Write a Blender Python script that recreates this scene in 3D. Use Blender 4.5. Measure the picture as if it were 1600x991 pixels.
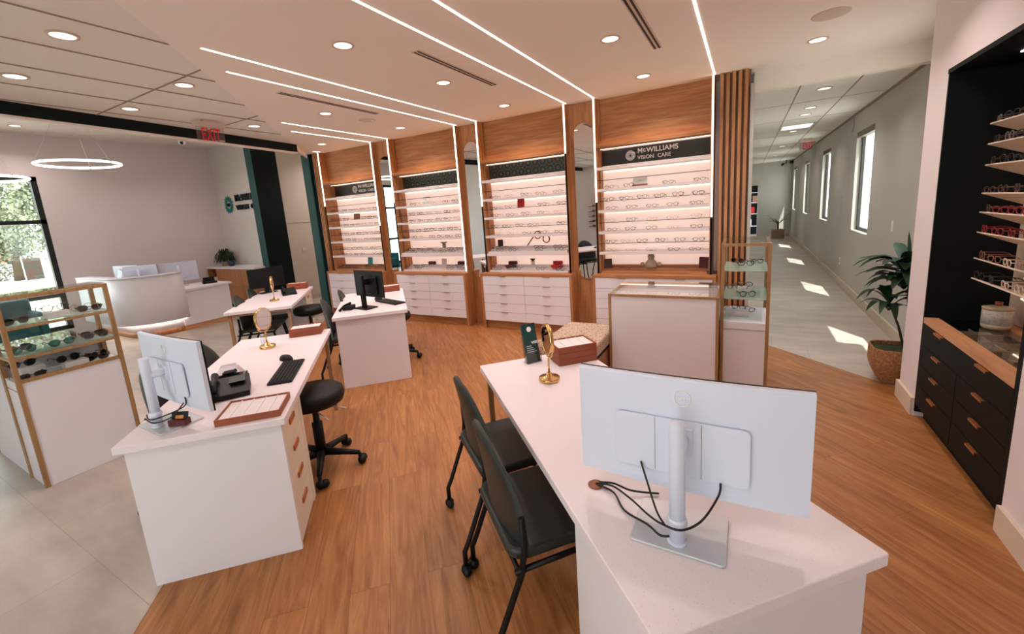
import bpy, math, random
from mathutils import Vector, Matrix
random.seed(7)
for o in list(bpy.data.objects): bpy.data.objects.remove(o)
SC = bpy.context.scene
COL = SC.collection
PI = math.pi

# ------------------------------------------------------------------ camera, world, sun, exposure
cam_d = bpy.data.cameras.new('camera'); cam = bpy.data.objects.new('camera', cam_d); COL.objects.link(cam)
SC.camera = cam
cam_d.sensor_width = 36.0; cam_d.lens = 660.2 / 1600 * 36
cam_d.shift_x = 4.1 / 1600; cam_d.shift_y = -49.2 / 1600
cam_d.clip_start = 0.05; cam_d.clip_end = 400
yaw, pitch, roll = -.5175, .1759, .0704
_f = Vector((math.sin(yaw)*math.cos(pitch), math.cos(yaw)*math.cos(pitch), -math.sin(pitch)))
_r = Vector((math.cos(yaw), -math.sin(yaw), 0)); _d = _f.cross(_r)
_x = _r*math.cos(roll) + _d*math.sin(roll); _dn = -_r*math.sin(roll) + _d*math.cos(roll)
cam.matrix_world = Matrix(((_x.x, -_dn.x, -_f.x, 0), (_x.y, -_dn.y, -_f.y, 0), (_x.z, -_dn.z, -_f.z, 1.7), (0, 0, 0, 1)))

SC.view_settings.view_transform = 'Standard'; SC.view_settings.look = 'None'
SC.view_settings.gamma = 1; SC.view_settings.use_curve_mapping = False
SC.view_settings.exposure = -0.06
W = bpy.data.worlds.new('world'); SC.world = W; W.use_nodes = True
W.node_tree.nodes['Background'].inputs[0].default_value = (.95, .975, 1, 1)
W.node_tree.nodes['Background'].inputs[1].default_value = 5.6
sun_d = bpy.data.lights.new('sun', 'SUN'); sun_d.energy = 14; sun_d.angle = .01; sun_d.color = (1, .97, .92)
sun = bpy.data.objects.new('sun', sun_d); COL.objects.link(sun); sun.location = (8, 4, 12)
sun.rotation_euler = Vector((-.262, .45, -1)).to_track_quat('-Z', 'Y').to_euler()
DOWN_W = 8.2      # watts of one recessed downlight
STRIP_E = 5.0      # emission of the light lines
GLOW_E = 6.0       # emission of the shelf strips
CEIL = 2.95
def portal(x, y, z, w, h, d):
    l = bpy.data.lights.new('window_portal', 'AREA'); l.shape = 'RECTANGLE'; l.size = w; l.size_y = h
    l.cycles.is_portal = True
    o = bpy.data.objects.new('window_portal', l); COL.objects.link(o); o.location = (x, y, z)
    o.rotation_euler = Vector(d).to_track_quat('-Z', 'Z').to_euler()

# ------------------------------------------------------------------ materials
def lin(r, g, b):
    f = lambda v: (v/255/12.92) if v/255 <= .04045 else ((v/255+.055)/1.055)**2.4
    return (f(r), f(g), f(b), 1)
def mat(name, col, rough=.5, metal=0, spec=.5, emis=0, ecol=None, noise=None, bump=None, coat=0, trans=0):
    m = bpy.data.materials.new(name); m.use_nodes = True; nt = m.node_tree; b = nt.nodes['Principled BSDF']
    if isinstance(col, tuple) and len(col) == 3: col = lin(*col)
    b.inputs['Base Color'].default_value = col; b.inputs['Roughness'].default_value = rough
    b.inputs['Metallic'].default_value = metal; b.inputs['Specular IOR Level'].default_value = spec
    b.inputs['Coat Weight'].default_value = coat; b.inputs['Transmission Weight'].default_value = trans
    if emis:
        b.inputs['Emission Color'].default_value = ecol or (1, 1, 1, 1); b.inputs['Emission Strength'].default_value = emis
    tc = nt.nodes.new('ShaderNodeTexCoord')
    if noise:   # (scale, amount, second colour)
        n = nt.nodes.new('ShaderNodeTexNoise'); n.inputs['Scale'].default_value = noise[0]; n.inputs['Detail'].default_value = 5
        r = nt.nodes.new('ShaderNodeValToRGB'); c2 = noise[2]; c2 = lin(*c2) if len(c2) == 3 else c2
        lo, hi = (noise[3], noise[4]) if len(noise) > 3 else (.35, .65)
        r.color_ramp.elements[0].position = lo; r.color_ramp.elements[1].position = hi
        r.color_ramp.elements[0].color = col; r.color_ramp.elements[1].color = c2
        nt.links.new(tc.outputs['Object'], n.inputs['Vector']); nt.links.new(n.outputs['Fac'], r.inputs['Fac'])
        mx = nt.nodes.new('ShaderNodeMix'); mx.data_type = 'RGBA'; mx.inputs['Factor'].default_value = noise[1]
        mx.inputs['A'].default_value = col; nt.links.new(r.outputs['Color'], mx.inputs['B'])
        nt.links.new(mx.outputs['Result'], b.inputs['Base Color'])
    if bump:    # (scale, strength)
        n = nt.nodes.new('ShaderNodeTexNoise'); n.inputs['Scale'].default_value = bump[0]; n.inputs['Detail'].default_value = 3
        bp = nt.nodes.new('ShaderNodeBump'); bp.inputs['Strength'].default_value = bump[1]; bp.inputs['Distance'].default_value = .01
        nt.links.new(tc.outputs['Object'], n.inputs['Vector']); nt.links.new(n.outputs['Fac'], bp.inputs['Height'])
        nt.links.new(bp.outputs['Normal'], b.inputs['Normal'])
    return m
def wood(name, dark, light, axis='Z', scale=1.0, rough=.45):
    m = bpy.data.materials.new(name); m.use_nodes = True; nt = m.node_tree; b = nt.nodes['Principled BSDF']
    tc = nt.nodes.new('ShaderNodeTexCoord'); mp = nt.nodes.new('ShaderNodeMapping')
    s = {'X': (.9, 14, 14), 'Y': (14, .9, 14), 'Z': (14, 14, .9)}[axis]
    mp.inputs['Scale'].default_value = [v*scale for v in s]
    n = nt.nodes.new('ShaderNodeTexNoise'); n.inputs['Scale'].default_value = 2.2; n.inputs['Detail'].default_value = 8; n.inputs['Roughness'].default_value = .62
    n.inputs['Distortion'].default_value = .6
    r = nt.nodes.new('ShaderNodeValToRGB'); e = r.color_ramp.elements
    e[0].position = .3; e[0].color = lin(*dark); e[1].position = .68; e[1].color = lin(*light)
    nt.links.new(tc.outputs['Object'], mp.inputs['Vector']); nt.links.new(mp.outputs['Vector'], n.inputs['Vector'])
    nt.links.new(n.outputs['Fac'], r.inputs['Fac']); nt.links.new(r.outputs['Color'], b.inputs['Base Color'])
    b.inputs['Roughness'].default_value = rough
    return m
def glass(name, tint=(1, 1, 1, 1), gloss=.1):
    m = bpy.data.materials.new(name); m.use_nodes = True; nt = m.node_tree; nt.nodes.clear()
    o = nt.nodes.new('ShaderNodeOutputMaterial'); t = nt.nodes.new('ShaderNodeBsdfTransparent'); g = nt.nodes.new('ShaderNodeBsdfGlossy')
    t.inputs[0].default_value = tint; g.inputs['Roughness'].default_value = .02
    f = nt.nodes.new('ShaderNodeFresnel'); f.inputs['IOR'].default_value = 1.45
    ma = nt.nodes.new('ShaderNodeMath'); ma.operation = 'ADD'; ma.use_clamp = True; ma.inputs[1].default_value = gloss-.04
    x = nt.nodes.new('ShaderNodeMixShader'); nt.links.new(f.outputs[0], ma.inputs[0])
    ge = nt.nodes.new('ShaderNodeNewGeometry'); iv = nt.nodes.new('ShaderNodeMath'); iv.operation = 'SUBTRACT'; iv.inputs[0].default_value = 1; nt.links.new(ge.outputs['Backfacing'], iv.inputs[1])
    mu = nt.nodes.new('ShaderNodeMath'); mu.operation = 'MULTIPLY'; nt.links.new(ma.outputs[0], mu.inputs[0]); nt.links.new(iv.outputs[0], mu.inputs[1]); nt.links.new(mu.outputs[0], x.inputs[0])
    nt.links.new(t.outputs[0], x.inputs[1]); nt.links.new(g.outputs[0], x.inputs[2]); nt.links.new(x.outputs[0], o.inputs[0])
    return m
def milky(name, tint, body, f=.35, gloss=.1):
    m = glass(name, tint, gloss); nt = m.node_tree; o = [n for n in nt.nodes if n.type == 'OUTPUT_MATERIAL'][0]
    src = o.inputs[0].links[0].from_socket; d = nt.nodes.new('ShaderNodeBsdfDiffuse'); d.inputs[0].default_value = lin(*body)
    x = nt.nodes.new('ShaderNodeMixShader'); x.inputs[0].default_value = f; nt.links.new(src, x.inputs[1]); nt.links.new(d.outputs[0], x.inputs[2]); nt.links.new(x.outputs[0], o.inputs[0]); return m
def emit(name, col, s):
    m = bpy.data.materials.new(name); m.use_nodes = True; nt = m.node_tree; nt.nodes.clear()
    o = nt.nodes.new('ShaderNodeOutputMaterial'); e = nt.nodes.new('ShaderNodeEmission'); e.inputs[0].default_value = col; e.inputs[1].default_value = s
    nt.links.new(e.outputs[0], o.inputs[0]); return m

def plank_floor():
    m = bpy.data.materials.new('oak_plank_floor'); m.use_nodes = True; nt = m.node_tree; b = nt.nodes['Principled BSDF']
    N = nt.nodes.new; L = nt.links.new
    tc = N('ShaderNodeTexCoord'); mp = N('ShaderNodeMapping'); mp.inputs['Rotation'].default_value = (0, 0, PI/4)
    L(tc.outputs['Object'], mp.inputs['Vector'])
    br = N('ShaderNodeTexBrick'); br.offset = .37; br.inputs['Scale'].default_value = 1
    br.inputs['Brick Width'].default_value = 1.35; br.inputs['Row Height'].default_value = .18; br.inputs['Mortar Size'].default_value = .0012
    br.inputs['Mortar Smooth'].default_value = .2; br.inputs['Color1'].default_value = (0, 0, 0, 1); br.inputs['Color2'].default_value = (1, 1, 1, 1)
    br.inputs['Mortar'].default_value = (.5, .5, .5, 1)
    L(mp.outputs['Vector'], br.inputs['Vector'])
    st = N('ShaderNodeMapping'); st.inputs['Scale'].default_value = (1.3, 13, 1); L(mp.outputs['Vector'], st.inputs['Vector'])
    off = N('ShaderNodeVectorMath'); off.operation = 'MULTIPLY_ADD'; off.inputs[1].default_value = (7, 3, 0)
    L(br.outputs['Color'], off.inputs[0]); L(st.outputs['Vector'], off.inputs[2])
    n = N('ShaderNodeTexNoise'); n.inputs['Scale'].default_value = 1.6; n.inputs['Detail'].default_value = 9; n.inputs['Roughness'].default_value = .62; n.inputs['Distortion'].default_value = 1.2
    L(off.outputs[0], n.inputs['Vector'])
    r = N('ShaderNodeValToRGB'); e = r.color_ramp.elements
    e[0].position = .28; e[0].color = lin(128, 76, 40); e[1].position = .72; e[1].color = lin(182, 128, 78)
    x = e.new(.5); x.color = lin(160, 104, 57)
    L(n.outputs['Fac'], r.inputs['Fac'])
    hs = N('ShaderNodeHueSaturation'); L(r.outputs['Color'], hs.inputs['Color'])
    mr = N('ShaderNodeMapRange'); mr.inputs['To Min'].default_value = .9; mr.inputs['To Max'].default_value = 1.08
    L(br.outputs['Color'], mr.inputs['Value']); L(mr.outputs['Result'], hs.inputs['Value'])
    mx = N('ShaderNodeMix'); mx.data_type = 'RGBA'; L(br.outputs['Fac'], mx.inputs['Factor']); L(hs.outputs['Color'], mx.inputs['A'])
    mx.inputs['B'].default_value = lin(118, 72, 42); L(mx.outputs['Result'], b.inputs['Base Color'])
    b.inputs['Roughness'].default_value = .42; b.inputs['Specular IOR Level'].default_value = .4
    return m
def tile_floor():
    m = bpy.data.materials.new('stone_tile_floor'); m.use_nodes = True; nt = m.node_tree; b = nt.nodes['Principled BSDF']
    N = nt.nodes.new; L = nt.links.new
    tc = N('ShaderNodeTexCoord')
    br = N('ShaderNodeTexBrick'); br.offset = .5; br.inputs['Scale'].default_value = 1; br.inputs['Brick Width'].default_value = 1.2
    br.inputs['Row Height'].default_value = .6; br.inputs['Mortar Size'].default_value = .0016; br.inputs['Color1'].default_value = (.46, .46, .46, 1)
    br.inputs['Color2'].default_value = (.54, .54, .54, 1); br.inputs['Mortar'].default_value = (.5, .5, .5, 1)
    L(tc.outputs['Object'], br.inputs['Vector'])
    n = N('ShaderNodeTexNoise'); n.inputs['Scale'].default_value = 1.7; n.inputs['Detail'].default_value = 9; n.inputs['Roughness'].default_value = .6
    mp = N('ShaderNodeMapping'); mp.inputs['Scale'].default_value = (1, 2.2, 1); L(tc.outputs['Object'], mp.inputs['Vector']); L(mp.outputs['Vector'], n.inputs['Vector'])
    ad = N('ShaderNodeMath'); ad.operation = 'MULTIPLY_ADD'; ad.inputs[1].default_value = .5; L(br.outputs['Color'], ad.inputs[0]); L(n.outputs['Fac'], ad.inputs[2])
    r = N('ShaderNodeValToRGB'); e = r.color_ramp.elements; e[0].position = .55; e[0].color = lin(160, 148, 136); e[1].position = .95; e[1].color = lin(190, 180, 169)
    L(ad.outputs[0], r.inputs['Fac'])
    mx = N('ShaderNodeMix'); mx.data_type = 'RGBA'; L(br.outputs['Fac'], mx.inputs['Factor']); L(r.outputs['Color'], mx.inputs['A']); mx.inputs['B'].default_value = lin(150, 139, 127)
    L(mx.outputs['Result'], b.inputs['Base Color']); b.inputs['Roughness'].default_value = .38; b.inputs['Specular IOR Level'].default_value = .45
    return m
def quartz():
    m = mat('white_quartz', (238, 230, 226), .32); nt = m.node_tree; b = nt.nodes['Principled BSDF']; N = nt.nodes.new; L = nt.links.new
    tc = N('ShaderNodeTexCoord'); v = N('ShaderNodeTexVoronoi'); v.inputs['Scale'].default_value = 95; L(tc.outputs['Object'], v.inputs['Vector'])
    v.inputs['Randomness'].default_value = 1
    r = N('ShaderNodeValToRGB'); e = r.color_ramp.elements; e[0].position = .06; e[0].color = lin(206, 196, 192); e[1].position = .16; e[1].color = lin(238, 228, 232)
    L(v.outputs['Distance'], r.inputs['Fac']); L(r.outputs['Color'], b.inputs['Base Color']); return m
def basket_mat():
    m = mat('woven_rope', (176, 122, 78), .85); nt = m.node_tree; b = nt.nodes['Principled BSDF']; N = nt.nodes.new; L = nt.links.new
    tc = N('ShaderNodeTexCoord'); n = N('ShaderNodeTexNoise'); n.inputs['Scale'].default_value = 60; L(tc.outputs['Object'], n.inputs['Vector'])
    r = N('ShaderNodeValToRGB'); e = r.color_ramp.elements; e[0].position = .35; e[0].color = lin(148, 98, 62); e[1].position = .65; e[1].color = lin(190, 138, 94)
    L(n.outputs['Fac'], r.inputs['Fac']); L(r.outputs['Color'], b.inputs['Base Color']); return m
def wallpaper():
    m = mat('patterned_wallcover', (40, 48, 44), .6); nt = m.node_tree; b = nt.nodes['Principled BSDF']; N = nt.nodes.new; L = nt.links.new
    tc = N('ShaderNodeTexCoord'); mp = N('ShaderNodeMapping'); mp.inputs['Scale'].default_value = (9, 9, 9); L(tc.outputs['Object'], mp.inputs['Vector'])
    w = N('ShaderNodeTexVoronoi'); w.inputs['Scale'].default_value = 1; w.inputs['Randomness'].default_value = 0; L(mp.outputs['Vector'], w.inputs['Vector'])
    s = N('ShaderNodeMath'); s.operation = 'PINGPONG'; s.inputs[1].default_value = .14; L(w.outputs['Distance'], s.inputs[0])
    r = N('ShaderNodeValToRGB'); e = r.color_ramp.elements; e[0].position = .01; e[0].color = lin(96, 104, 98); e[1].position = .035; e[1].color = lin(36, 44, 40)
    L(s.outputs[0], r.inputs['Fac']); L(r.outputs['Color'], b.inputs['Base Color']); return m

M = dict(
 gyp=mat('painted_gypsum_ceiling', (238, 226, 216), .9, bump=(90, .05)),
 tilec=mat('white_ceiling_panel', (228, 220, 212), .9, bump=(220, .08)),
 joint=mat('panel_joint_shadow', (150, 132, 118), .9),
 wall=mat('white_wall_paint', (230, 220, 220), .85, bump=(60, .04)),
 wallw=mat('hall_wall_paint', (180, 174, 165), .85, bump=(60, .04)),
 logo_wall=mat('panelled_plaster_wall', (222, 216, 210), .8, noise=(3, .5, (212, 204, 197)), bump=(14, .1)),
 beige=mat('greige_wall_paint', (196, 184, 170), .85, bump=(60, .04)),
 base=mat('putty_baseboard', (190, 176, 158), .6, bump=(50, .03)),
 basew=mat('pale_wall_trim', (214, 196, 178), .6, bump=(50, .03)),
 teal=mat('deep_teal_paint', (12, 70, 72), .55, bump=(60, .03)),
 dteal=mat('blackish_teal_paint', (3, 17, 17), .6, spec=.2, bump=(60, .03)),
 oak=wood('oak_veneer_vertical', (154, 96, 56), (194, 136, 86), 'Z'),
 oakx=wood('oak_veneer_horizontal', (148, 90, 50), (194, 136, 86), 'X'),
 oakd=wood('oak_slat_dark', (112, 66, 42), (146, 94, 62), 'Z'),
 oakt=wood('trim_oak', (150, 92, 48), (196, 134, 80), 'Z', 2),
 oaky=wood('oak_edge', (178, 124, 86), (212, 158, 114), 'Y'),
 brassw=wood('case_frame_wood', (142, 102, 62), (178, 136, 90), 'Z', 2),
 lamin=mat('white_laminate', (234, 228, 234), .4, noise=(2, .3, (230, 224, 230))),
 laming=mat('cream_laminate', (226, 214, 196), .45, noise=(2, .3, (222, 210, 192))),
 shelfw=mat('white_shelf', (226, 214, 214), .4, noise=(3, .3, (221, 209, 208))),
 backp=mat('backlit_white_back_panel', (250, 232, 226), .6, emis=.5, ecol=lin(255, 224, 208), noise=(2, .3, (247, 229, 222))),  # panel is no lamp: added emission stands in for the shelf strips' light
 quartz=quartz(), floorw=plank_floor(), floort=tile_floor(),
 black=mat('black_plastic', (8, 8, 9), .5, spec=.3, bump=(200, .05)),
 blackm=mat('black_powdercoat', (6, 6, 7), .45, spec=.3, bump=(300, .05)),
 darks=mat('black_lacquer', (6, 13, 15), .55, spec=.15, noise=(3, .5, (12, 20, 22))),
 screen=mat('dark_screen', (8, 8, 9), .3, spec=.3, noise=(1, .2, (9, 9, 10))),
 silver=mat('silver_plastic', (226, 232, 250), .42, metal=.05, noise=(2, .2, (223, 229, 247))),
 silver2=mat('bare_aluminium', (206, 208, 212), .4, metal=.35, noise=(3, .2, (190, 190, 192))),
 brass=mat('polished_brass', (222, 184, 122), .2, metal=1, noise=(20, .2, (210, 170, 108))),
 copper=mat('brushed_copper', (196, 128, 76), .35, metal=.7, noise=(30, .3, (180, 112, 62))),
 mirror=mat('mirror_glass', (235, 235, 235), .01, metal=1, noise=(1, .02, (233, 233, 233))),
 leather=mat('sienna_leather', (150, 76, 46), .5, noise=(6, .4, (138, 66, 40)), bump=(180, .15)),
 chair=mat('grey_green_upholstery', (34, 43, 41), .45, noise=(2, .5, (42, 42, 37)), bump=(160, .1)),
 stool=mat('black_vinyl', (10, 8, 8), .5, spec=.3, bump=(60, .1)),
 fabric=mat('speckled_boucle', (206, 182, 160), .95, noise=(70, .95, (120, 96, 78), .48, .66), bump=(200, .6)),
 insert=mat('white_tray_liner', (232, 222, 222), .6, noise=(5, .4, (222, 210, 212))),
 paper=mat('paper_card', (236, 232, 228), .6, noise=(6, .3, (226, 222, 220))),
 red=mat('red_card', (178, 20, 30), .5, noise=(6, .3, (166, 16, 26))),
 maroon=mat('maroon_leather', (84, 20, 22), .5, bump=(160, .1)),
 glass=glass('clear_glass', (.97, .99, .985, 1), .07), gshelf=milky('green_tinted_glass', (.84, .93, .89, 1), (176, 190, 178), .42),
 gtop=glass('glass_countertop', (.95, .97, .96, 1), .16), pane=glass('window_glass', (.93, .98, .97, 1), .05),
 acry=glass('clear_acrylic', (.88, .9, .92, 1), .14),
 lensc=glass('clear_lens', (.93, .95, .96, 1), .1), lensd=glass('dark_sun_lens', (.1, .085, .08, 1), .12), lensg=glass('green_sun_lens', (.12, .3, .28, 1), .12),
 strip=emit('white_light_line', lin(255, 236, 222), STRIP_E), glow=emit('warm_shelf_strip', lin(255, 214, 184), GLOW_E),
 wglow=emit('amber_cove_strip', lin(255, 196, 130), 16), lamp=emit('downlight_lens', lin(255, 226, 205), 3.2),
 lampw=emit('hall_downlight_lens', lin(255, 240, 230), 2.0), ring=emit('ring_light_diffuser', lin(255, 246, 240), 5),
 deskglow=emit('desk_toe_light', lin(255, 226, 206), 9),
 trimw=mat('lamp_trim', (206, 184, 168), .5, noise=(20, .2, (196, 176, 160))), vent=mat('slot_diffuser_dark', (40, 32, 28), .7, bump=(50, .1)),
 wtext=mat('white_lettering', (255, 252, 250), .5, noise=(10, .2, (238, 233, 229))), dtext=mat('dark_lettering', (12, 30, 34), .4, noise=(10, .2, (16, 34, 38))), tealtext=mat('teal_emblem', (30, 140, 146), .4, noise=(10, .3, (24, 124, 130))),
 redsign=mat('exit_red', (200, 16, 30), .4, emis=.12, ecol=lin(220, 20, 30)),
 leaf=mat('dark_leaf', (36, 58, 34), .5, spec=.25, noise=(9, .7, (26, 44, 28))), leaf2=mat('grassy_leaf', (62, 78, 44), .5, noise=(30, .7, (40, 54, 28))),
 stem=mat('plant_stem', (66, 48, 34), .8, bump=(90, .3)), soil=mat('mossy_soil', (60, 72, 36), .95, noise=(40, .9, (30, 40, 18)), bump=(90, .6)),
 basket=basket_mat(), terracotta=mat('terracotta_pot', (150, 118, 98), .85, noise=(12, .4, (136, 104, 86))), bluepot=mat('blue_glazed_pot', (36, 56, 76), .3, noise=(9, .4, (28, 46, 64))),
 jar=mat('speckled_stoneware', (198, 192, 184), .5, noise=(90, .6, (160, 150, 140), .5, .6)), jard=mat('stoneware_base', (170, 152, 130), .6, noise=(50, .4, (156, 138, 116))),
 twood=wood('small_wood', (120, 62, 34), (160, 92, 54), 'X', 3), tealf=mat('teal_velvet', (20, 92, 96), .8, bump=(120, .2)),
 trunk=mat('tree_bark', (90, 76, 62), .9, bump=(30, .5)), crown=mat('pale_green_foliage', (150, 154, 134), .9, spec=.1, noise=(1.4, .8, (92, 100, 80))),
 grass=mat('lawn', (190, 190, 150), .95, noise=(1.5, .7, (206, 204, 172))), road=mat('pale_concrete', (206, 202, 196), .9, noise=(3, .5, (190, 186, 180))),
 banner=mat('printed_banner', (62, 36, 32), .7, noise=(4, .9, (44, 46, 40), .45, .55)), brick=mat('far_brick', (150, 96, 84), .9, noise=(9, .5, (130, 80, 70))),
 bw=mat('wicker_teal', (30, 96, 100), .7, bump=(60, .2)), wallp=wallpaper(), signb=mat('charcoal_sign_panel', (44, 42, 40), .5, noise=(2, .3, (50, 47, 44))),
 brochure=mat('teal_brochure', (12, 62, 60), .4, noise=(5, .3, (10, 54, 52))), cable=mat('black_cable', (14, 14, 15), .5, bump=(80, .1)),
 shade=mat('roller_shade_cassette', (118, 106, 92), .6, noise=(8, .3, (86, 76, 66))), winf=mat('dark_window_frame', (14, 22, 22), .45, bump=(60, .05)),
 winfh=mat('hall_window_frame', (40, 38, 36), .45, bump=(60, .05)), trof=emit('light_panel', lin(240, 245, 248), 1.3),
)
FR = [mat('frame_black', (22, 18, 18), .35, noise=(30, .3, (30, 24, 22))), mat('frame_tortoise', (84, 46, 28), .35, noise=(60, .8, (40, 22, 16))),
      mat('frame_grey', (112, 98, 94), .35, noise=(30, .3, (92, 80, 78))), mat('frame_rose_metal', (176, 122, 104), .3, metal=.6, noise=(30, .3, (160, 106, 90))),
      mat('frame_red', (140, 24, 34), .35, noise=(30, .3, (120, 18, 28))), mat('frame_cream', (216, 196, 176), .35, noise=(30, .3, (200, 180, 160))),
      mat('frame_gold_metal', (206, 160, 90), .25, metal=.8, noise=(30, .3, (190, 146, 80)))]
FRN = ['black', 'tortoiseshell brown', 'dark grey', 'thin rose metal', 'red', 'cream', 'thin gold metal']

# ------------------------------------------------------------------ mesh builder
class MB:
    def __init__(s): s.v = []; s.f = []; s.sm = []; s.mi = []
    def add(s, vs, fs, smooth=False, mi=0, T=None):
        b = len(s.v)
        for p in vs:
            p = Vector(p); s.v.append(tuple(T @ p) if T is not None else tuple(p))
        for f in fs: s.f.append([b+i for i in f]); s.sm.append(smooth); s.mi.append(mi)
        return s
    def box(s, x0, x1, y0, y1, z0, z1, T=None, mi=0):
        vs = [(x, y, z) for x in (x0, x1) for y in (y0, y1) for z in (z0, z1)]
        return s.add(vs, [(0, 1, 3, 2), (4, 6, 7, 5), (0, 4, 5, 1), (2, 3, 7, 6), (0, 2, 6, 4), (1, 5, 7, 3)], False, mi, T)
    def rbox(s, x0, x1, y0, y1, z0, z1, r=.01, n=3, T=None, mi=0):
        pts = rrect(x0, x1, y0, y1, r, n); return s.prism(pts, z0, z1, T, mi)
    def prism(s, pts, z0, z1, T=None, mi=0, smooth=False):
        n = len(pts); vs = [(p[0], p[1], z0) for p in pts]+[(p[0], p[1], z1) for p in pts]
        b = len(s.v); s.add(vs, [], T=T)
        for i in range(n):
            j = (i+1) % n; s.f.append([b+i, b+j, b+n+j, b+n+i]); s.sm.append(smooth); s.mi.append(mi)
        s.f.append([b+i for i in range(n)][::-1]); s.sm.append(False); s.mi.append(mi)
        s.f.append([b+n+i for i in range(n)]); s.sm.append(False); s.mi.append(mi)
        return s
    def lathe(s, prof, n=24, T=None, mi=0, smooth=True):
        vs = []; fs = []
        for (r, z) in prof:
            for k in range(n):
                a = 2*PI*k/n; vs.append((r*math.cos(a), r*math.sin(a), z))
        m = len(prof)
        for i in range(m-1):
            for k in range(n):
                k2 = (k+1) % n; fs.append((i*n+k, i*n+k2, (i+1)*n+k2, (i+1)*n+k))
        if prof[0][0] > 1e-6: fs.append(tuple(range(n))[::-1])
        if prof[-1][0] > 1e-6: fs.append(tuple((m-1)*n+k for k in range(n)))
        return s.add(vs, fs, smooth, mi, T)
    def cyl(s, x, y, z0, z1, r, n=20, mi=0): return s.lathe([(r, z0), (r, z1)], n, Matrix.Translation((x, y, 0)), mi)
    def tube(s, path, r, n=8, closed=False, mi=0, T=None, flat=None):
        P = [Vector(p) for p in path]; m = len(P); vs = []; fs = []
        rr = r if isinstance(r, (list, tuple)) else [r]*m
        t0 = None; up = None
        for i in range(m):
            if closed: t = (P[(i+1) % m]-P[i-1])
            else: t = P[min(i+1, m-1)]-P[max(i-1, 0)]
            t.normalize()
            if up is None:
                up = Vector((0, 0, 1)) if abs(t.z) < .9 else Vector((1, 0, 0))
            u = t.cross(up);
            if u.length < 1e-5: u = t.cross(Vector((0, 1, 0)))
            u.normalize(); w = u.cross(t).normalized(); up = w
            for k in range(n):
                a = 2*PI*k/n; vs.append(P[i]+u*(rr[i]*math.cos(a))+w*(rr[i]*math.sin(a)*(flat or 1)))
        for i in range(m if closed else m-1):
            i2 = (i+1) % m
            for k in range(n):
                k2 = (k+1) % n; fs.append((i*n+k, i*n+k2, i2*n+k2, i2*n+k))
        if not closed: fs.append(tuple(range(n))[::-1]); fs.append(tuple((m-1)*n+k for k in range(n)))
        return s.add(vs, fs, True, mi, T)
    def ball(s, c, r, n=12, sz=1, mi=0):
        pr = [(max(1e-7, r*math.sin(PI*i/(n//2+2))), -r*sz*math.cos(PI*i/(n//2+2))) for i in range(n//2+3)]
        return s.lathe(pr, n, Matrix.Translation(c), mi)
    def poly(s, pts, T=None, mi=0): return s.add(pts, [tuple(range(len(pts)))], False, mi, T)
    def mesh(s, name, mats):
        me = bpy.data.meshes.new(name); me.from_pydata(s.v, [], s.f); me.update()
        me.polygons.foreach_set('use_smooth', s.sm); me.polygons.foreach_set('material_index', s.mi)
        for m in (mats if isinstance(mats, (list, tuple)) else [mats]): me.materials.append(m)
        import bmesh
        b = bmesh.new(); b.from_mesh(me); bmesh.ops.recalc_face_normals(b, faces=b.faces); b.to_mesh(me); b.free()
        return me
    def build(s, name, m, parent=None, bev=0, loc=None):
        o = bpy.data.objects.new(name, s.mesh(name, m)); COL.objects.link(o)
        if parent: o.parent = parent
        if loc: o.location = loc
        if bev:
            k = o.modifiers.new('bevel', 'BEVEL'); k.width = bev; k.segments = 2; k.limit_method = 'ANGLE'; k.angle_limit = .8
        return o
def rrect(x0, x1, y0, y1, r, n=4):
    out = []
    for cx, cy, a0 in ((x1-r, y1-r, 0), (x0+r, y1-r, PI/2), (x0+r, y0+r, PI), (x1-r, y0+r, 1.5*PI)):
        for k in range(n+1):
            a = a0+PI/2*k/n; out.append((cx+r*math.cos(a), cy+r*math.sin(a)))
    return out
def B(*a): return MB().box(*a)
def tag(o, label=None, cat=None, group=None, kind=None):
    if label: o['label'] = label
    if cat: o['category'] = cat
    if group: o['group'] = group
    if kind: o['kind'] = kind
    return o
def thing(name, label, cat, loc=(0, 0, 0), rz=0, group=None):
    o = bpy.data.objects.new(name, None); COL.objects.link(o); o.empty_display_size = .1
    o.location = loc; o.rotation_euler = (0, 0, rz); return tag(o, label, cat, group)
def struct(name, mb, m, parent=None, label=None):
    o = mb.build(name, m, parent)
    if not parent: o['kind'] = 'structure'
    if label: o['label'] = label
    return o
def dup(root, loc, rz, label, group=None):
    r = root.copy(); COL.objects.link(r); r.location = loc; r.rotation_euler = (0, 0, rz)
    if label: r['label'] = label
    if group: r['group'] = group
    for ch in list(root.children):
        c = ch.copy(); COL.objects.link(c); c.parent = r
        for g in list(ch.children):
            d = g.copy(); COL.objects.link(d); d.parent = c
    return r
def text(body, size, m, name, parent, loc, rot, ext=.002, sx=1, align='LEFT'):
    c = bpy.data.curves.new(name, 'FONT'); c.body = body; c.size = size; c.extrude = ext; c.align_x = align; c.offset = size*.012
    t = bpy.data.objects.new(name, c); me = bpy.data.meshes.new_from_object(t); bpy.data.objects.remove(t)
    me.materials.append(m); o = bpy.data.objects.new(name, me); COL.objects.link(o); o.parent = parent
    o.location = loc; o.rotation_euler = rot; o.scale = (sx, 1, 1); return o
RX = PI/2
R2 = math.sqrt(.5)
def ED(e, d): return ((e-d)*R2, (e+d)*R2)      # desk-aligned floor coordinates (turned 45 degrees)

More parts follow.
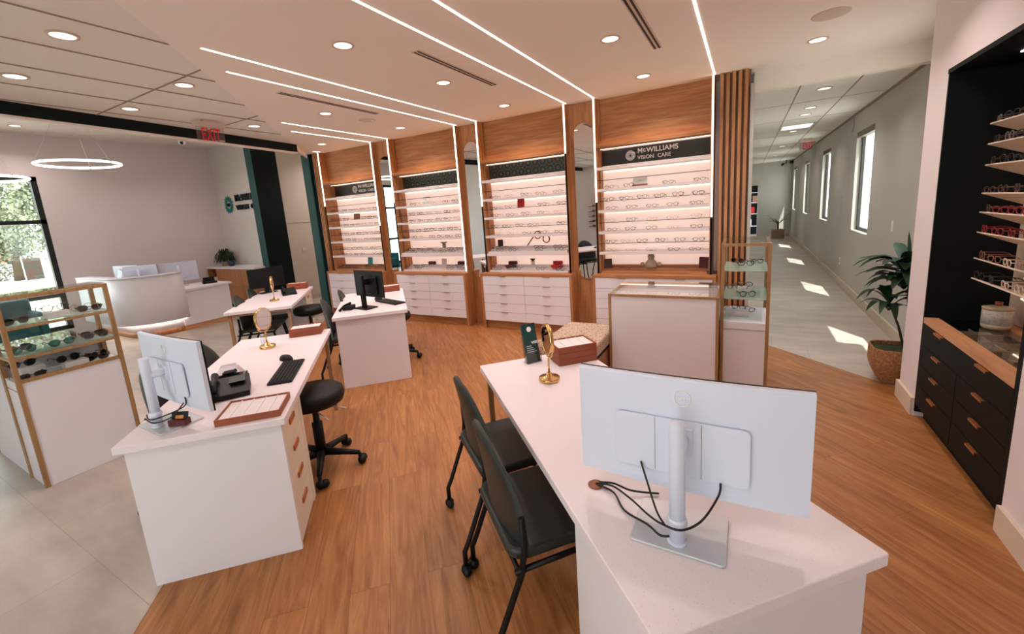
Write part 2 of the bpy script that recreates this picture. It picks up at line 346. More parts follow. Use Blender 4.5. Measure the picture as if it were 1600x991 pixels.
# ------------------------------------------------------------------ room shell
YB = -3.6; XW = -10.8; HZ = 3.55
def flr(name, pts, m): return struct(name, MB().prism(pts, -.1, 0), m)
flr('floor', [(-1.79-YB+.02-.02, YB), (1.9, YB), (1.9, 3.72), (.17, 5.45), (-.02, 5.45), (-7.24, 5.45)], M['floorw'])
flr('floor', [(XW-.3, YB), (-1.79-YB, YB), (-7.24, 5.45), (XW-.3, 5.45)], M['floort'])
flr('floor', [(XW-.3, 5.45), (-7.0, 5.45), (-7.0, 9.2), (XW-.3, 9.2)], M['floort'])
flr('floor', [(.17, 5.45), (1.9, 3.72), (1.9, 22.5), (-.1, 22.5), (-.1, 5.45)], M['floort'])
BX0, BY0, BX1, BY1 = -4.92, YB, -6.40, 5.45     # ceiling beam line
bx = lambda y: -5.72-(y-1.31)*.1625
c0 = [(-1.79-YB, YB), (1.9, YB), (1.9, 4.3), (1.57, 4.3), (1.57, 5.5), (.03, 5.5), (.03, 5.62), (-7.41, 5.62)]
struct('ceiling', MB().prism(c0, CEIL, CEIL+.1), M['gyp'])
ys = 4.5
struct('ceiling', MB().prism([(bx(YB), YB), (-1.79-YB, YB), (bx(ys), ys)], CEIL+.002, CEIL+.1), M['tilec'])
struct('ceiling', MB().prism([(XW-.3, YB), (bx(YB), YB), (bx(ys), ys), (-7.41, 5.62), (-7.0, 9.2), (XW-.3, 9.2)], HZ, HZ+.1), M['gyp'])
struct('ceiling', MB().box(-.05, 1.57, 5.62, 22.5, 2.80, 2.9), M['tilec'])
# panel joints of the lay-in ceiling
j = MB(); zj = CEIL-.001
for k, x in enumerate((-2.82, -3.41, -3.98, -4.54, -5.09, -5.66)):
    y1 = min(-1.79-x, 5); y0 = YB
    if x < -5.0: y0 = YB
    lim = 1.31+(-5.72-x)/.1625
    a = max(y0, lim if x < -5.2 else y0)
    if y1 > a: j.box(x-.004, x+.004, a, y1, zj-.004, zj+.004)
for y in (-1.4, .3, 1.98, 3.08):
    xr = -1.79-y
    if bx(y) < xr: j.box(bx(y), xr, y-.005, y+.005, zj-.004, zj+.004)
struct('trim_1', j, M['joint'])
j = MB()
for x in (.47, .995): j.box(x-.006, x+.006, 5.52, 19.3, 2.796, 2.802)
j.box(1.425, 1.45, 5.6, 19.3, 2.78, 2.80)
for y in (6.9, 8.4, 10.6, 12.6, 15): j.box(.03, 1.45, y-.004, y+.004, 2.798, 2.802)
struct('trim_2', j, M['joint'])
# beam between sales floor and reception
def slab(p, q, t, z0, z1):
    p = Vector(p); q = Vector(q); n = Vector((-(q-p).y, (q-p).x)).normalized()*t
    return MB().prism([tuple(p), tuple(q), tuple(q+n), tuple(p+n)], z0, z1)
struct('trim_3', slab((bx(YB), YB), (bx(ys), ys), .07, 2.837, HZ), M['dteal'])
struct('trim_4', slab((bx(YB)-.002, YB), (bx(ys)-.002, ys), .08, 2.818, 2.837), M['gyp'])
struct('trim_5', MB().prism([(bx(ys), ys), (bx(ys)-.05, ys), (-7.45, 5.62), (-7.41, 5.62)], CEIL-.06, HZ), M['gyp'])
# hall header
struct('trim_6', B(.03, 1.45, 5.5, 5.62, 2.765, CEIL), M['gyp'])
# walls
wb = MB()
for (a, c) in ((XW-.3, -2.9), (-1.5, -1.2), (.3, 1.9)): wb.box(a, c, YB-.15, YB, 0, HZ+.1)
for (a, c) in ((-2.9, -1.5), (-1.2, .3)): wb.box(a, c, YB-.15, YB, 0, .1).box(a, c, YB-.15, YB, 2.7, HZ+.1)
struct('wall_back', wb, M['wall'])
for k, (a, c) in enumerate(((-2.9, -1.5), (-1.2, .3))):
    w = struct('window_%d' % (20+k), MB().box(a, a+.07, YB-.12, YB-.04, .1, 2.7).box(c-.07, c, YB-.12, YB-.04, .1, 2.7).box(a, c, YB-.12, YB-.04, .1, .17).box(a, c, YB-.12, YB-.04, 2.63, 2.7).box(a, c, YB-.12, YB-.04, 1.9, 1.96), M['winf'])
    MB().box(a+.07, c-.07, YB-.082, YB-.078, .17, 2.63).build('pane', M['pane'], w); portal((a+c)/2, YB-.2, 1.4, c-a, 2.6, (0, 1, 0))
def wall_x(name, x0, x1, y0, y1, z1, holes, m):
    b = MB(); y = y0
    for (a, c, za, zc) in sorted(holes):
        b.box(x0, x1, y, a, 0, z1)
        if za > 0: b.box(x0, x1, a, c, 0, za)
        b.box(x0, x1, a, c, zc, z1); y = c
    b.box(x0, x1, y, y1, 0, z1); return struct(name, b, m)
LW = [(.12, 2.66, .12, 2.84), (-2.35, -.15, .12, 2.84), (-3.45, -2.6, .12, 2.3)]
wall_x('wall_left', XW-.16, XW, YB, 9.2, HZ, LW, M['wall'])
struct('wall_reception', B(XW, -8.74, 5.5, 5.62, 0, HZ), M['logo_wall'])
struct('wall_passage', B(-8.9, -8.72, 5.6, 9.2, 0, HZ), M['beige'])
struct('wall_passage', B(-8.9, -7.0, 9.1, 9.25, 0, HZ), M['beige'])
struct('wall_passage', B(-7.2, -7.05, 5.62, 9.2, 0, HZ), M['beige'])
struct('baseboard_passage', B(-8.72, -8.705, 5.76, 9.1, 0, .11), M['base'])
struct('trim_7', B(-8.72, -8.716, 5.76, 9.1, 1.745, 1.755), M['joint'])
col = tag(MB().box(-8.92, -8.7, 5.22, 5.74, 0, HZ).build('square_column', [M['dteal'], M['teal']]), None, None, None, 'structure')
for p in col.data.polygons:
    if p.normal.y < -.5: p.material_index = 1  # lit front and shaded sides of the column put into two teals
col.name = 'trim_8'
pier = MB().box(-7.2, -7.0, 5.24, 5.62, 0, CEIL).build('trim_9', M['teal']); pier['kind'] = 'structure'
struct('trim_10', B(-7.0, -6.9, 5.27, 5.62, 0, CEIL), M['darks'])
struct('wall_display', B(-7.2, .03, 5.58, 5.68, 0, CEIL), M['wall'])
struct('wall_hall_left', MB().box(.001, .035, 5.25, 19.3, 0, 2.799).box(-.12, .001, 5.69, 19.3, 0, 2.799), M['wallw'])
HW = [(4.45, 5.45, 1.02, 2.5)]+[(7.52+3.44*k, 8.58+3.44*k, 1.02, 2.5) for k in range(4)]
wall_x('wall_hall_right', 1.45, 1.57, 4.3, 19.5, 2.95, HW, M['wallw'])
HE = MB().box(.34+.0, 1.45, 19.3, 19.42, 0, 2.85).box(-.1, .34, 19.3, 19.42, 1.98, 2.85)
struct('wall_hall_end', HE, M['wallw'])
# open doorway at the hall's end with a dim store room behind
struct('door_1', MB().box(.335, .375, 19.28, 19.44, 0, 1.99).box(-.1, .375, 19.28, 19.44, 1.98, 2.02), M['wallw'])
struct('wall_store', MB().box(-.9, .6, 20.6, 20.7, 0, 2.2).box(.5, .6, 19.44, 20.6, 0, 2.2).box(-.9, .6, 19.44, 20.7, 2.2, 2.3), M['dteal'])
st = thing('storage_shelf', 'dim storage rack with boxes seen through the open doorway at the end of the hall', 'storage rack', (.18, 20.3, 0))
b = MB()
for x in (-.25, .22):
    for y in (-.2, .2): b.box(x, x+.025, y, y+.025, 0, 1.9)
b.build('rack_post', M['brassw'], st)
for z in (.35, .85, 1.3, 1.7): MB().box(-.25, .245, -.2, .225, z, z+.025).build('shelf', M['shelfw'], st)
for k, (x, z, m) in enumerate(((-.2, .375, 'paper'), (-.1, .875, 'red'), (.0, 1.325, 'terracotta'))):
    tag(B(.18+x, .18+x+.18, 20.15, 20.35, z+.002, z+.26).build('storage_box', M[m], bev=.004), ['white box on the lowest board of the store room rack', 'red box on the second board of the store room rack', 'brown box on the third board of the store room rack'][k], 'box')
struct('baseboard_hall_right', B(1.425, 1.45, 4.3, 19.3, 0, .13), M['base'])
struct('baseboard_hall_end', B(.38, 1.425, 19.275, 19.3, 0, .13), M['base'])
struct('baseboard_hall_left', B(.035, .05, 5.25, 19.3, 0, .13), M['base'])
# right wall with the optical niche
NY0, NY1, NZ = 2.70, 3.945, 2.395
rw = MB().box(1.11, 1.62, YB, NY0, 0, CEIL).box(1.11, 1.62, NY1, 4.3, 0, CEIL).box(1.11, 1.62, NY0, NY1, NZ, CEIL).box(1.535, 1.62, NY0, NY1, 0, NZ)
struct('wall_right', rw, M['wall'])
struct('wall_outer', B(1.62, 1.75, YB, 4.32, 0, CEIL+.1), M['wall'])
struct('baseboard_right', MB().box(1.09, 1.11, YB, NY0-.005, 0, .135).box(1.09, 1.11, NY1+.005, 4.3, 0, .135).box(1.09, 1.45, 4.3, 4.32, 0, .135), M['basew'])

# windows
def window(idx, x, y0, y1, z0, z1, bars_z, bars_y, t=.055, fm='winf', side=-1, xo=None):
    b = MB(); xa, xb = (x-.12, x-.02) if side < 0 else (x+.065, x+.10)
    b.box(xa, xb, y0, y0+t, z0, z1).box(xa, xb, y1-t, y1, z0, z1).box(xa, xb, y0, y1, z0, z0+t).box(xa, xb, y0, y1, z1-t, z1)
    for z in bars_z: b.box(xa, xb, y0, y1, z-t*.45, z+t*.45)
    for y in bars_y: b.box(xa, xb, y-t*.5, y+t*.5, z0, z1)
    o = struct('window_%d' % idx, b, M[fm])
    xm = (xa+xb)/2; g = MB().box(xm-.003, xm+.003, y0+t, y1-t, z0+t, z1-t).build('pane', M['pane'], o)
    return o
window(1, XW, .12, 2.66, .12, 2.84, (2.07, .75), (), .075)
window(2, XW, -2.35, -.15, .12, 2.84, (2.07, 1.0), (-1.25,), .075)
window(3, XW, -3.45, -2.6, .12, 2.3, (1.1,), (), .09)
portal(XW-.2, 1.39, 1.48, 2.5, 2.7, (1, 0, 0)); portal(XW-.2, -1.25, 1.48, 2.2, 2.7, (1, 0, 0)); portal(XW-.2, -3.02, 1.2, .85, 2.2, (1, 0, 0))
for k, (a, c, za, zc) in enumerate(HW):
    w = window(4+k, 1.45, a, c, za, zc, (), ((a+c)/2,) if 0 else (), .05, 'winfh', 1)
    MB().box(1.455, 1.54, a, c, 2.42, 2.5).build('shade_cassette', M['shade'], w)
    portal(1.62, (a+c)/2, 1.76, 1.0, 1.48, (-1, 0, 0))

# ------------------------------------------------------------------ ceiling fittings
def light_line(x, y0, y1, i):
    b = MB().box(x-.008, x+.008, y0, y1, CEIL-.004, CEIL+.0)
    return tag(b.build('ceiling_light_line', M['strip']), LLN[i], 'light strip')
LLN = ['long ceiling light line that meets the corner of the slatted screen by the hall', 'ceiling light line meeting the left edge of the signed display bay nearest the hall',
 'ceiling light line meeting the right edge of the third display bay from the left', 'ceiling light line meeting the left edge of the third display bay from the left',
 'ceiling light line meeting the right edge of the second display bay from the left', 'ceiling light line meeting the left edge of the second display bay from the left',
 'ceiling light line meeting the right edge of the leftmost display bay', 'very short ceiling light line at the left corner of the leftmost display bay']
BAYX = [(-1.70, -.285), (-3.395, -1.975), (-5.09, -3.665), (-6.785, -5.36)]
for i, x in enumerate((-.335, -1.64, -2.0, -3.325, -3.675, -5.01, -5.39, -6.64)):
    light_line(x, max(-1.55-x, -.6), 5.235, i)
def downlight(x, y, z, label, warm=True, hall=False, power=None):
    t = thing('recessed_downlight', label, 'downlight', (x, y, z), 0, 'recessed ceiling downlights')
    MB().lathe([(.062, -.001), (.062, -.006), (.078, -.006), (.078, .002)], 28).build('trim_ring', M['trimw'], t)
    MB().lathe([(1e-6, -.0035), (.0615, -.0035)], 28).build('lamp_lens', M['lampw' if hall else 'lamp'], t)
    l = bpy.data.lights.new('downlight_lamp', 'AREA'); l.shape = 'DISK'; l.size = .12; l.energy = power or DOWN_W; l.spread = 2.3
    l.color = (1, .93, .87) if hall else (1, .84, .80)
    o = bpy.data.objects.new('downlight_lamp', l); COL.objects.link(o); o.parent = t; o.location = (0, 0, -.01)
DL = [(-.96, 4.74), (-2.6, 4.75), (-4.3, 4.77), (-5.97, 4.76), (.49, 4.755), (-.96, 3.53), (-2.58, 3.53), (-4.29, 3.53), (-2.57, 2.345),
      (-3.71, 1.186), (-4.84, 1.218), (-4.25, 2.076), (-5.37, 2.096), (-5.385, 3.336), (-.96, 2.345), (.49, 3.53), (-1.0, .0)]  # lamp by the niche wall is out of view, added to brighten that wall
DLN = ['downlight right above the signed display bay nearest the hall', 'downlight right above the third display bay from the left', 'downlight right above the second display bay from the left', 'downlight right above the leftmost display bay',
 'downlight on the ceiling between the hall entrance and the dark wall niche', 'downlight in the second ceiling row, just left of the right slot vent', 'downlight in the second ceiling row, left of the middle slot vent',
 'downlight in the second ceiling row, left of the left slot vent', 'large downlight near the top of the photo between the two long pairs of light lines', 'largest downlight on the panelled ceiling at the upper left',
 'downlight at the left edge of the photo above the reception beam', 'downlight on the panelled ceiling just beside the soffit edge', 'downlight on the panelled ceiling left of the exit sign, in the second column', 'small downlight on the panelled ceiling right of the exit sign']
for i, (x, y) in enumerate(DL):
    downlight(x, y, CEIL if True else 0, DLN[i] if i < len(DLN) else 'downlight over the near desks above the camera')
downlight(-7.9, 7.0, HZ, 'downlight over the passage beside the greige wall', power=30); downlight(-10.1, 2.4, HZ, 'downlight in the high reception ceiling near the window wall'); downlight(-9.3, 4.3, HZ, 'downlight in the high reception ceiling by the logo wall'); downlight(-8.2, -.8, HZ, 'downlight over the seating area by the left windows')  # passage downlight is an extra lamp put in to lift the dark wall
for i, y in enumerate((6.18, 7.41, 8.0, 10.0, 13, 16)): downlight(.72, y, 2.80, 'hall ceiling downlight, number %s from the hall entrance counted inward' % ['one', 'two', 'three', 'four', 'five', 'six'][i], hall=True, power=5)
def slot_vent(x, y0, y1, label):
    t = thing('slot_vent', label, 'air vent', (x, (y0+y1)/2, CEIL)); h = (y1-y0)/2
    MB().box(-.036, .036, -h, h, -.003, .0).build('frame', M['trimw'], t)
    for s in (-.018, .016): MB().box(s-.008, s+.008, -h+.01, h-.01, -.0045, -.0029).build('slot', M['vent'], t)
slot_vent(-3.91, 2.71, 3.97, 'left linear slot vent in the ceiling, in front of the second display bay')
slot_vent(-2.255, 2.76, 3.95, 'middle linear slot vent in the ceiling, in front of the third display bay')
slot_vent(-.69, 2.78, 4.01, 'right linear slot vent in the ceiling at the top edge of the photo')
for (x, y, r, lb) in ((-4.25, 4.12, .105, 'round flush ceiling speaker between the left slot vent and the display wall'), (.5, 4.16, .12, 'round flush ceiling speaker at the upper right of the photo')):
    tag(MB().lathe([(1e-6, -.005), (r-.012, -.005), (r, -.002), (r, .002)], 32, Matrix.Translation((x, y, CEIL))).build('ceiling_speaker', M['trimw']), lb, 'speaker')
t = thing('linear_troffer', 'rectangular recessed light panel in the hall ceiling', 'ceiling light', (.72, 9.35, 2.80))
MB().box(-.26, .26, -.3, .3, -.006, 0).build('frame', M['trimw'], t); MB().box(-.22, .22, -.26, .26, -.009, -.004).build('diffuser', M['trof'], t)
tag(MB().lathe([(1e-6, 0), (.105, 0), (.11, .012), (1e-6, .016)], 28, Matrix.Translation((1.45, 8.98, 2.66)) @ Matrix.Rotation(-PI/2, 4, 'Y')).build('wall_speaker', M['wallw']), 'white oval speaker high on the hall wall before the first window', 'speaker')
# exit signs
def exit_sign(loc, rz, label, scale=1):
    t = thing('exit_sign', label, 'exit sign', loc, rz); t.scale = (scale,)*3
    MB().box(-.07, .07, -.04, .04, -.02, 0).build('canopy', M['trimw'], t)
    MB().rbox(-.165, .165, -.035, .035, -.075, -.02, .012).build('housing', M['trimw'] if scale == 1 else M['paper'], t, bev=.004)
    p = MB().prism(rrect(-.15, .15, -.24, -.07, .015), -.003, .003, Matrix.Rotation(RX, 4, 'X')).build('acrylic_panel', M['acry'], t)
    text('EXIT', .2, M['redsign'], 'lettering', t, (-.10, -.006, -.225), (RX, 0, 0), .001, .5)
    MB().poly([(-.125, -.006, -.16), (-.142, -.006, -.15), (-.125, -.006, -.14)]).build('arrow', M['redsign'], t)
exit_sign((-5.42, 2.83, CEIL), PI/2, 'ceiling-hung exit sign with red EXIT letters on a clear panel, before the dark beam')
exit_sign((1.12, 11.7, 2.80), .25, 'small red exit sign hanging from the hall ceiling')
# security camera at beam and at hall end
t = thing('security_camera', 'small white dome camera with a dark lens below the exit sign on the beam', 'camera', (bx(2.78)-.02, 2.78, 2.80))
MB().lathe([(1e-6, -.05), (.03, -.045), (.04, -.02), (.04, 0)], 20).build('housing', M['paper'], t); MB().ball((.028, -.02, -.032), .018).build('lens', M['black'], t)
t = thing('security_camera', 'dark twin camera bracket high in the far corner of the hall', 'camera', (1.2, 18.9, 2.80))
MB().tube([(0, 0, 0), (0, 0, -.1), (-.1, -.05, -.14)], .02).build('arm', M['black'], t); MB().ball((-.12, -.06, -.15), .05).ball((.16, 0, -.09), .06).build('lens', M['black'], t)

# ------------------------------------------------------------------ eyewear
def rim(cx, w, h, style, n=18):
    pts = []
    for k in range(n):
        a = 2*PI*k/n; p = {'round': 2.0, 'rect': 3.4, 'soft': 2.6}[style]
        c, s_ = math.cos(a), math.sin(a)
        r = (abs(c)**p+abs(s_)**p)**(-1/p)
        x = r*c*w/2; z = r*s_*h/2
        if style != 'round' and z < 0: x *= .88
        pts.append((cx+x, -.002*abs(x/w), h/2+z+.002))
    return pts
def eyewear_parts(style, r, n=18):
    w, h = {'round': (.047, .045), 'rect': (.052, .034), 'soft': (.051, .04)}[style]
    cx = w/2+.009
    f = MB()
    for s in (-1, 1): f.tube(rim(s*cx, w, h, style, n), r, 5, True)
    f.tube([(-.011, 0, h*.68), (0, -.003, h*.76), (.011, 0, h*.68)], r*1.1, 5)
    for s in (-1, 1): f.tube([(s*(cx+w/2-.003), 0, h*.74), (s*(cx+w/2+.006), .001, h*.76)], r*1.5, 5)
    ls = [MB().poly([tuple(p) for p in rim(s*cx, w-.001, h-.001, style, n)]) for s in (-1, 1)]
    X = cx+w/2+.006
    tm = [MB().tube([(s*X, .001, h*.76), (s*X, .09, h*.76), (s*(X-.004), .118, h*.6), (s*(X-.007), .135, h*.18)], r*.95, 5) for s in (-1, 1)]
    return f, ls, tm
TPL = {}
def small_eyewear_mesh(style, ci):
    k = (style, ci)
    if k not in TPL:
        f, ls, tm = eyewear_parts(style, .0026 if ci not in (3, 6) else .0015, 14)
        for q in ls: f.add(q.v, q.f, False, 1)
        for q in tm: f.add(q.v, q.f, True, 0)
        TPL[k] = f.mesh('eyeglasses', [FR[ci], M['lensc']])
    return TPL[k]
def small_eyewear(x, y, z, rz, ci, style, label, group, sc=1.0):
    o = bpy.data.objects.new('eyeglasses', small_eyewear_mesh(style, ci)); COL.objects.link(o)
    o.location = (x, y, z); o.rotation_euler = (0, 0, rz); o.scale = (sc,)*3; return tag(o, label, 'eyeglasses', group)
BIG = {}
def eyewear(x, y, z, rz, ci, style, lens, label, group, cat='sunglasses', rx=0, sc=1.0):
    k = (style, ci, lens)
    name = cat
    if k not in BIG:
        t = thing(name, label, cat, (x, y, z), rz, group)
        f, ls, tm = eyewear_parts(style, .0026 if ci not in (3, 6) else .0014)
        f.build('frame', FR[ci], t)
        for q in ls: q.build('lens', M[lens], t)
        for q in tm: q.build('temple', FR[ci], t)
        BIG[k] = t
    else:
        t = dup(BIG[k], (x, y, z), rz, label, group); t['category'] = cat; t.name = name
    t.rotation_euler = (rx, 0, rz); t.scale = (sc,)*3
    return t

# ------------------------------------------------------------------ display wall: base cabinets, towers, mirrors
ORD = ['first', 'second', 'third', 'fourth', 'fifth', 'sixth', 'seventh', 'eighth', 'ninth', 'tenth']
BAYN = ['rightmost display bay', 'third display bay', 'second display bay', 'leftmost display bay']
def base_cabinet(i):
    x0, x1 = BAYX[i]; w = x1-x0
    t = thing('drawer_cabinet', ['white drawer base cabinet in oak surround under the rightmost display bay beside the hall', 'white drawer base cabinet in oak surround under the display bay with red cards', 'white drawer base cabinet in oak surround under the second display bay from the left', 'white drawer base cabinet in oak surround under the leftmost display bay'][i], 'cabinet', (x0, 5.12, 0), 0, 'base cabinets of the display wall')
    MB().box(0, w, 0, .41, .785, .82).build('countertop', M['oakx'], t)
    for x in (0, w-.035): MB().box(x, x+.035, .0, .41, 0, .785).build('side_panel', M['oak'], t)
    MB().box(.035, w-.035, .06, .075, 0, .12).build('toe_kick', M['oakx'], t)
    MB().box(.035, w-.035, .022, .41, .12, .785).build('carcass', M['oakd'], t)
    dw = (w-.07)/2
    for c in range(2):
        for r in range(5):
            a = .035+c*dw; z = .122+r*.1325
            d = MB().box(a+.002, a+dw-.002, .004, .022, z+.002, z+.1305).build('drawer', M['lamin'], t)
            MB().box(a+dw/2-.055, a+dw/2+.055, -.008, .006, z+.126, z+.1295).build('pull', M['copper'], d)
YT = 5.25
def tower(i):
    x0, x1 = BAYX[i]; a = x0+.035; b_ = x1-.05; ya = YT; yb = 5.53
    w = b_-a
    t = thing('eyewear_display_bay', ['tall backlit oak eyewear shelving with white-lettered charcoal sign, nearest the hall', 'tall backlit oak eyewear shelving with patterned header and red cards, third from the left', 'tall backlit oak eyewear shelving with patterned header, second from the left', 'tall backlit oak eyewear shelving with lettered sign at the left end of the wall'][i], 'display shelving', (a, ya, 0), 0, 'backlit display bays')
    D = yb-ya
    for s, x in ((0, 0), (1, w-.03)):
        MB().box(x, x+.03, .006, D, .82, CEIL-.001).build('side_panel', M['oak'], t)
        # light line over dark channel on the front edge
        xc = .012 if s == 0 else w-.012
        zl = {(0, 0): 1.72, (0, 1): 1.47, (1, 0): 1.78, (1, 1): 2.36, (2, 0): 1.95, (2, 1): .83, (3, 0): 2.0, (3, 1): 1.6}[(i, s)]
        MB().box(xc-.008, xc+.008, -.004, .006, zl, CEIL-.002).build('light_line', M['strip'], t)
        if zl > .9: MB().box(xc-.011, xc+.011, 0, .006, .82, zl).build('dark_channel', M['darks'], t)
    x_a, x_b = .03, w-.03
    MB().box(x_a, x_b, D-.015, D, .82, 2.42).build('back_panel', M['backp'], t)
    MB().box(x_a, x_b, .13, .15, 2.40, CEIL-.001).build('upper_panel', M['oakx'], t)
    MB().box(x_a, x_b, .0, D, 2.37, 2.40).build('cornice_board', M['oakx'], t)
    MB().box(x_a, x_b, .0, .012, 2.40, 2.412).build('cornice_lip', M['oakx'], t)
    MB().box(x_a+.02, x_b-.02, .115, .125, 2.401, 2.409).build('cove_strip', M['wglow'], t)
    MB().box(x_a, x_b, D-.03, D-.014, 2.17, 2.36).build('header_sign', M['signb'] if i in (0, 3) else M['wallp'], t)
    MB().box(x_a, x_b, D-.105, D-.1, 2.365, 2.3695).build('shelf_light', M['glow'], t)
    hs = [c for c in t.children if c.name.startswith('header_sign')][0]
    if i in (0, 3):
        cx = w*.29 if i == 0 else w*.42; yy = D-.033
        e = MB()
        ring = [(cx+.056*math.cos(2*PI*k/32), yy, 2.262+.056*math.sin(2*PI*k/32)) for k in range(32)]
        e.tube(ring, .004, 4, True)
        for k in range(16):
            an = 2*PI*k/16; c, s_ = math.cos(an), math.sin(an)
            e.poly([(cx+.028*math.cos(an-.12), yy-.002, 2.262+.028*math.sin(an-.12)), (cx+.05*math.cos(an-.13), yy-.002, 2.262+.05*math.sin(an-.13)), (cx+.05*math.cos(an+.13), yy-.002, 2.262+.05*math.sin(an+.13)), (cx+.028*math.cos(an+.12), yy-.002, 2.262+.028*math.sin(an+.12))])
        ring = [(cx+.02*math.cos(2*PI*k/20), yy, 2.262+.02*math.sin(2*PI*k/20)) for k in range(20)]; e.tube(ring, .004, 4, True)
        e.build('emblem', M['wtext'], hs)
        text('M', .082, M['wtext'], 'lettering', hs, (cx+.085, yy, 2.278), (RX, 0, 0)); text('c', .07, M['wtext'], 'lettering', hs, (cx+.153, yy, 2.292), (RX, 0, 0)); text('WILLIAMS', .082, M['wtext'], 'lettering', hs, (cx+.192, yy, 2.278), (RX, 0, 0))
        text('VISION', .062, M['wtext'], 'lettering', hs, (cx+.085, yy, 2.205), (RX, 0, 0)); text('CARE', .062, M['wtext'], 'lettering', hs, (cx+.32, yy, 2.205), (RX, 0, 0))
        MB().box(cx+.155, cx+.185, yy-.003, yy, 2.282, 2.286).build('lettering', M['wtext'], hs)
    SZ = [2.105, 1.845, 1.585, 1.32, 1.06]
    for z in SZ:
        MB().box(x_a, x_b, .0, D-.016, z, z+.034).build('shelf', M['shelfw'], t)
        MB().box(x_a+.01, x_b-.01, D-.024, D-.018, z-.005, z-.0005).build('shelf_light', M['glow'], t)
    for k, z in enumerate((1.985, 1.729, 1.465, 1.202)):
        if i in (1, 2) and k == 3: continue
        g = MB().box(x_a, x_b, .02, D-.06, z-.004, z).build('glass_shelf', M['glass'], t)
        MB().box(x_a, x_b, .014, .02, z-.005, z+.001).build('edge_rail', M['darks'], g)
    rm = M['oakx'] if i in (0, 3) else M['shelfw']
    def risers(z0):
        for k in range(3): MB().box(x_a+.02, x_b-.02, .01+k*.085, D-.017, z0+k*.028, z0+(k+1)*.028).build('stepped_riser', rm, t)
    risers(.8205)
    if i in (1, 2): risers(1.0945)
    # eyewear
    bayn = BAYN[i]
    X0 = a+x_a+.02; X1 = a+x_b-.02
    rows = {0: [(1.879, [0, 1, 3.0, 4.4], 5.3), (1.73, None, 6), (1.619, None, 5), (1.466, None, 5), (1.354, None, 5), (1.203, None, 6), (1.094, None, 5)],
            1: [(1.879, None, 5), (1.73, [0, 1, 3.1, 4.2], 5), (1.619, None, 5), (1.466, None, 6), (1.354, None, 5)],
            2: [(1.879, [0, 1, 3.1, 4.1, 5], 6), (1.73, None, 7), (1.619, None, 7), (1.466, None, 8), (1.354, None, 7)],
            3: [(1.879, None, 8), (1.73, [0, 1, 2, 4.7, 5.6, 6.5], 7.5), (1.619, None, 8), (1.466, None, 8), (1.354, None, 8), (1.203, None, 8), (1.094, None, 8)]}[i]
    for ri, (z, pos, n) in enumerate(rows):
        ps = pos if pos is not None else list(range(n))
        for k, p in enumerate(ps):
            x = X0+(X1-X0)*(p+.5)/n; glassrow = abs(z-1.73) < .01 or abs(z-1.466) < .01 or abs(z-1.203) < .01
            y = ya+(.06 if not glassrow else .045)
            ci = random.choice([0, 0, 0, 1, 1, 2, 3, 3]); stl = random.choice(['rect', 'soft', 'round', 'soft'])
            small_eyewear(x+random.uniform(-.012, .012), y, z, random.uniform(-.22, .22), ci, stl,
                          '%s eyeglasses, %s from left, %s row down, %s' % (FRN[ci], ORD[k], ORD[ri], bayn), 'eyeglasses on the %s' % bayn, .98)
    lo = {1: [(1.1515, .11, (.12, .24, .62, .86), 'upper'), (1.1235, .03, (.15, .32, .66, .9), 'lower')], 2: [(1.1515, .11, (.1, .25, .42, .75, .9), 'upper'), (1.1235, .03, (.1, .2, .36, .56, .68, .82), 'lower')]}.get(i, [])
    lo2 = {0: [(.849, .1, (.22, .76), 'bottom')], 1: [(.8495, .035, (.1, .36, .66, .9), 'bottom')], 2: [(.8775, .11, (.16, .3, .72, .86), 'bottom rear'), (.8495, .035, (.08, .24, .76, .92), 'bottom front')], 3: [(.8775, .11, (.12, .26, .6, .84), 'bottom rear'), (.8495, .035, (.1, .25, .4, .66, .84), 'bottom front')]}[i]
    for (z, y, ps, nm) in lo+lo2:
        for k, p in enumerate(ps):
            ci = random.choice([0, 1, 2, 0]); x = X0+(X1-X0)*p
            small_eyewear(x, ya+y, z, random.uniform(-.1, .1), ci, random.choice(['rect', 'soft']), '%s eyeglasses, %s from left on %s step, %s' % (FRN[ci], ORD[k], nm, bayn), 'eyeglasses on the %s' % bayn, .98)
    return t
for i in range(4): base_cabinet(i); tower(i)
# niches with capsule mirrors
for k, (xa, xb) in enumerate(((-1.975, -1.665), (-3.665, -3.36), (-5.36, -5.055))):
    struct('trim_%d' % (11+k), B(xa-.05, xb+.05, 5.34, 5.36, 0, CEIL), M['oak'])
    lb = ['tall capsule mirror between the signed bay nearest the hall and the bay with red cards', 'tall capsule mirror between the second and third display bays', 'tall capsule mirror between the leftmost and second display bays'][k]
    cx = (xa+xb)/2+.005; t = thing('capsule_mirror', lb, 'mirror', (cx, 5.33, 0), 0, 'capsule mirrors of the display wall')
    hw = .128; z0, z1 = .735, 2.71
    pts = [(hw*math.cos(a), z1-hw+hw*math.sin(a)) for a in [PI*q/20 for q in range(21)]]+[(hw*math.cos(a), z0+hw+hw*math.sin(a)) for a in [PI+PI*q/20 for q in range(21)]]
    T = Matrix.Rotation(RX, 4, 'X')
    MB().prism(pts, .0, .012, T).build('mirror_glass', M['mirror'], t)
    MB().tube([(p[0], -.01, p[1]) for p in pts], .0045, 6, True).build('frame', M['copper'], t)
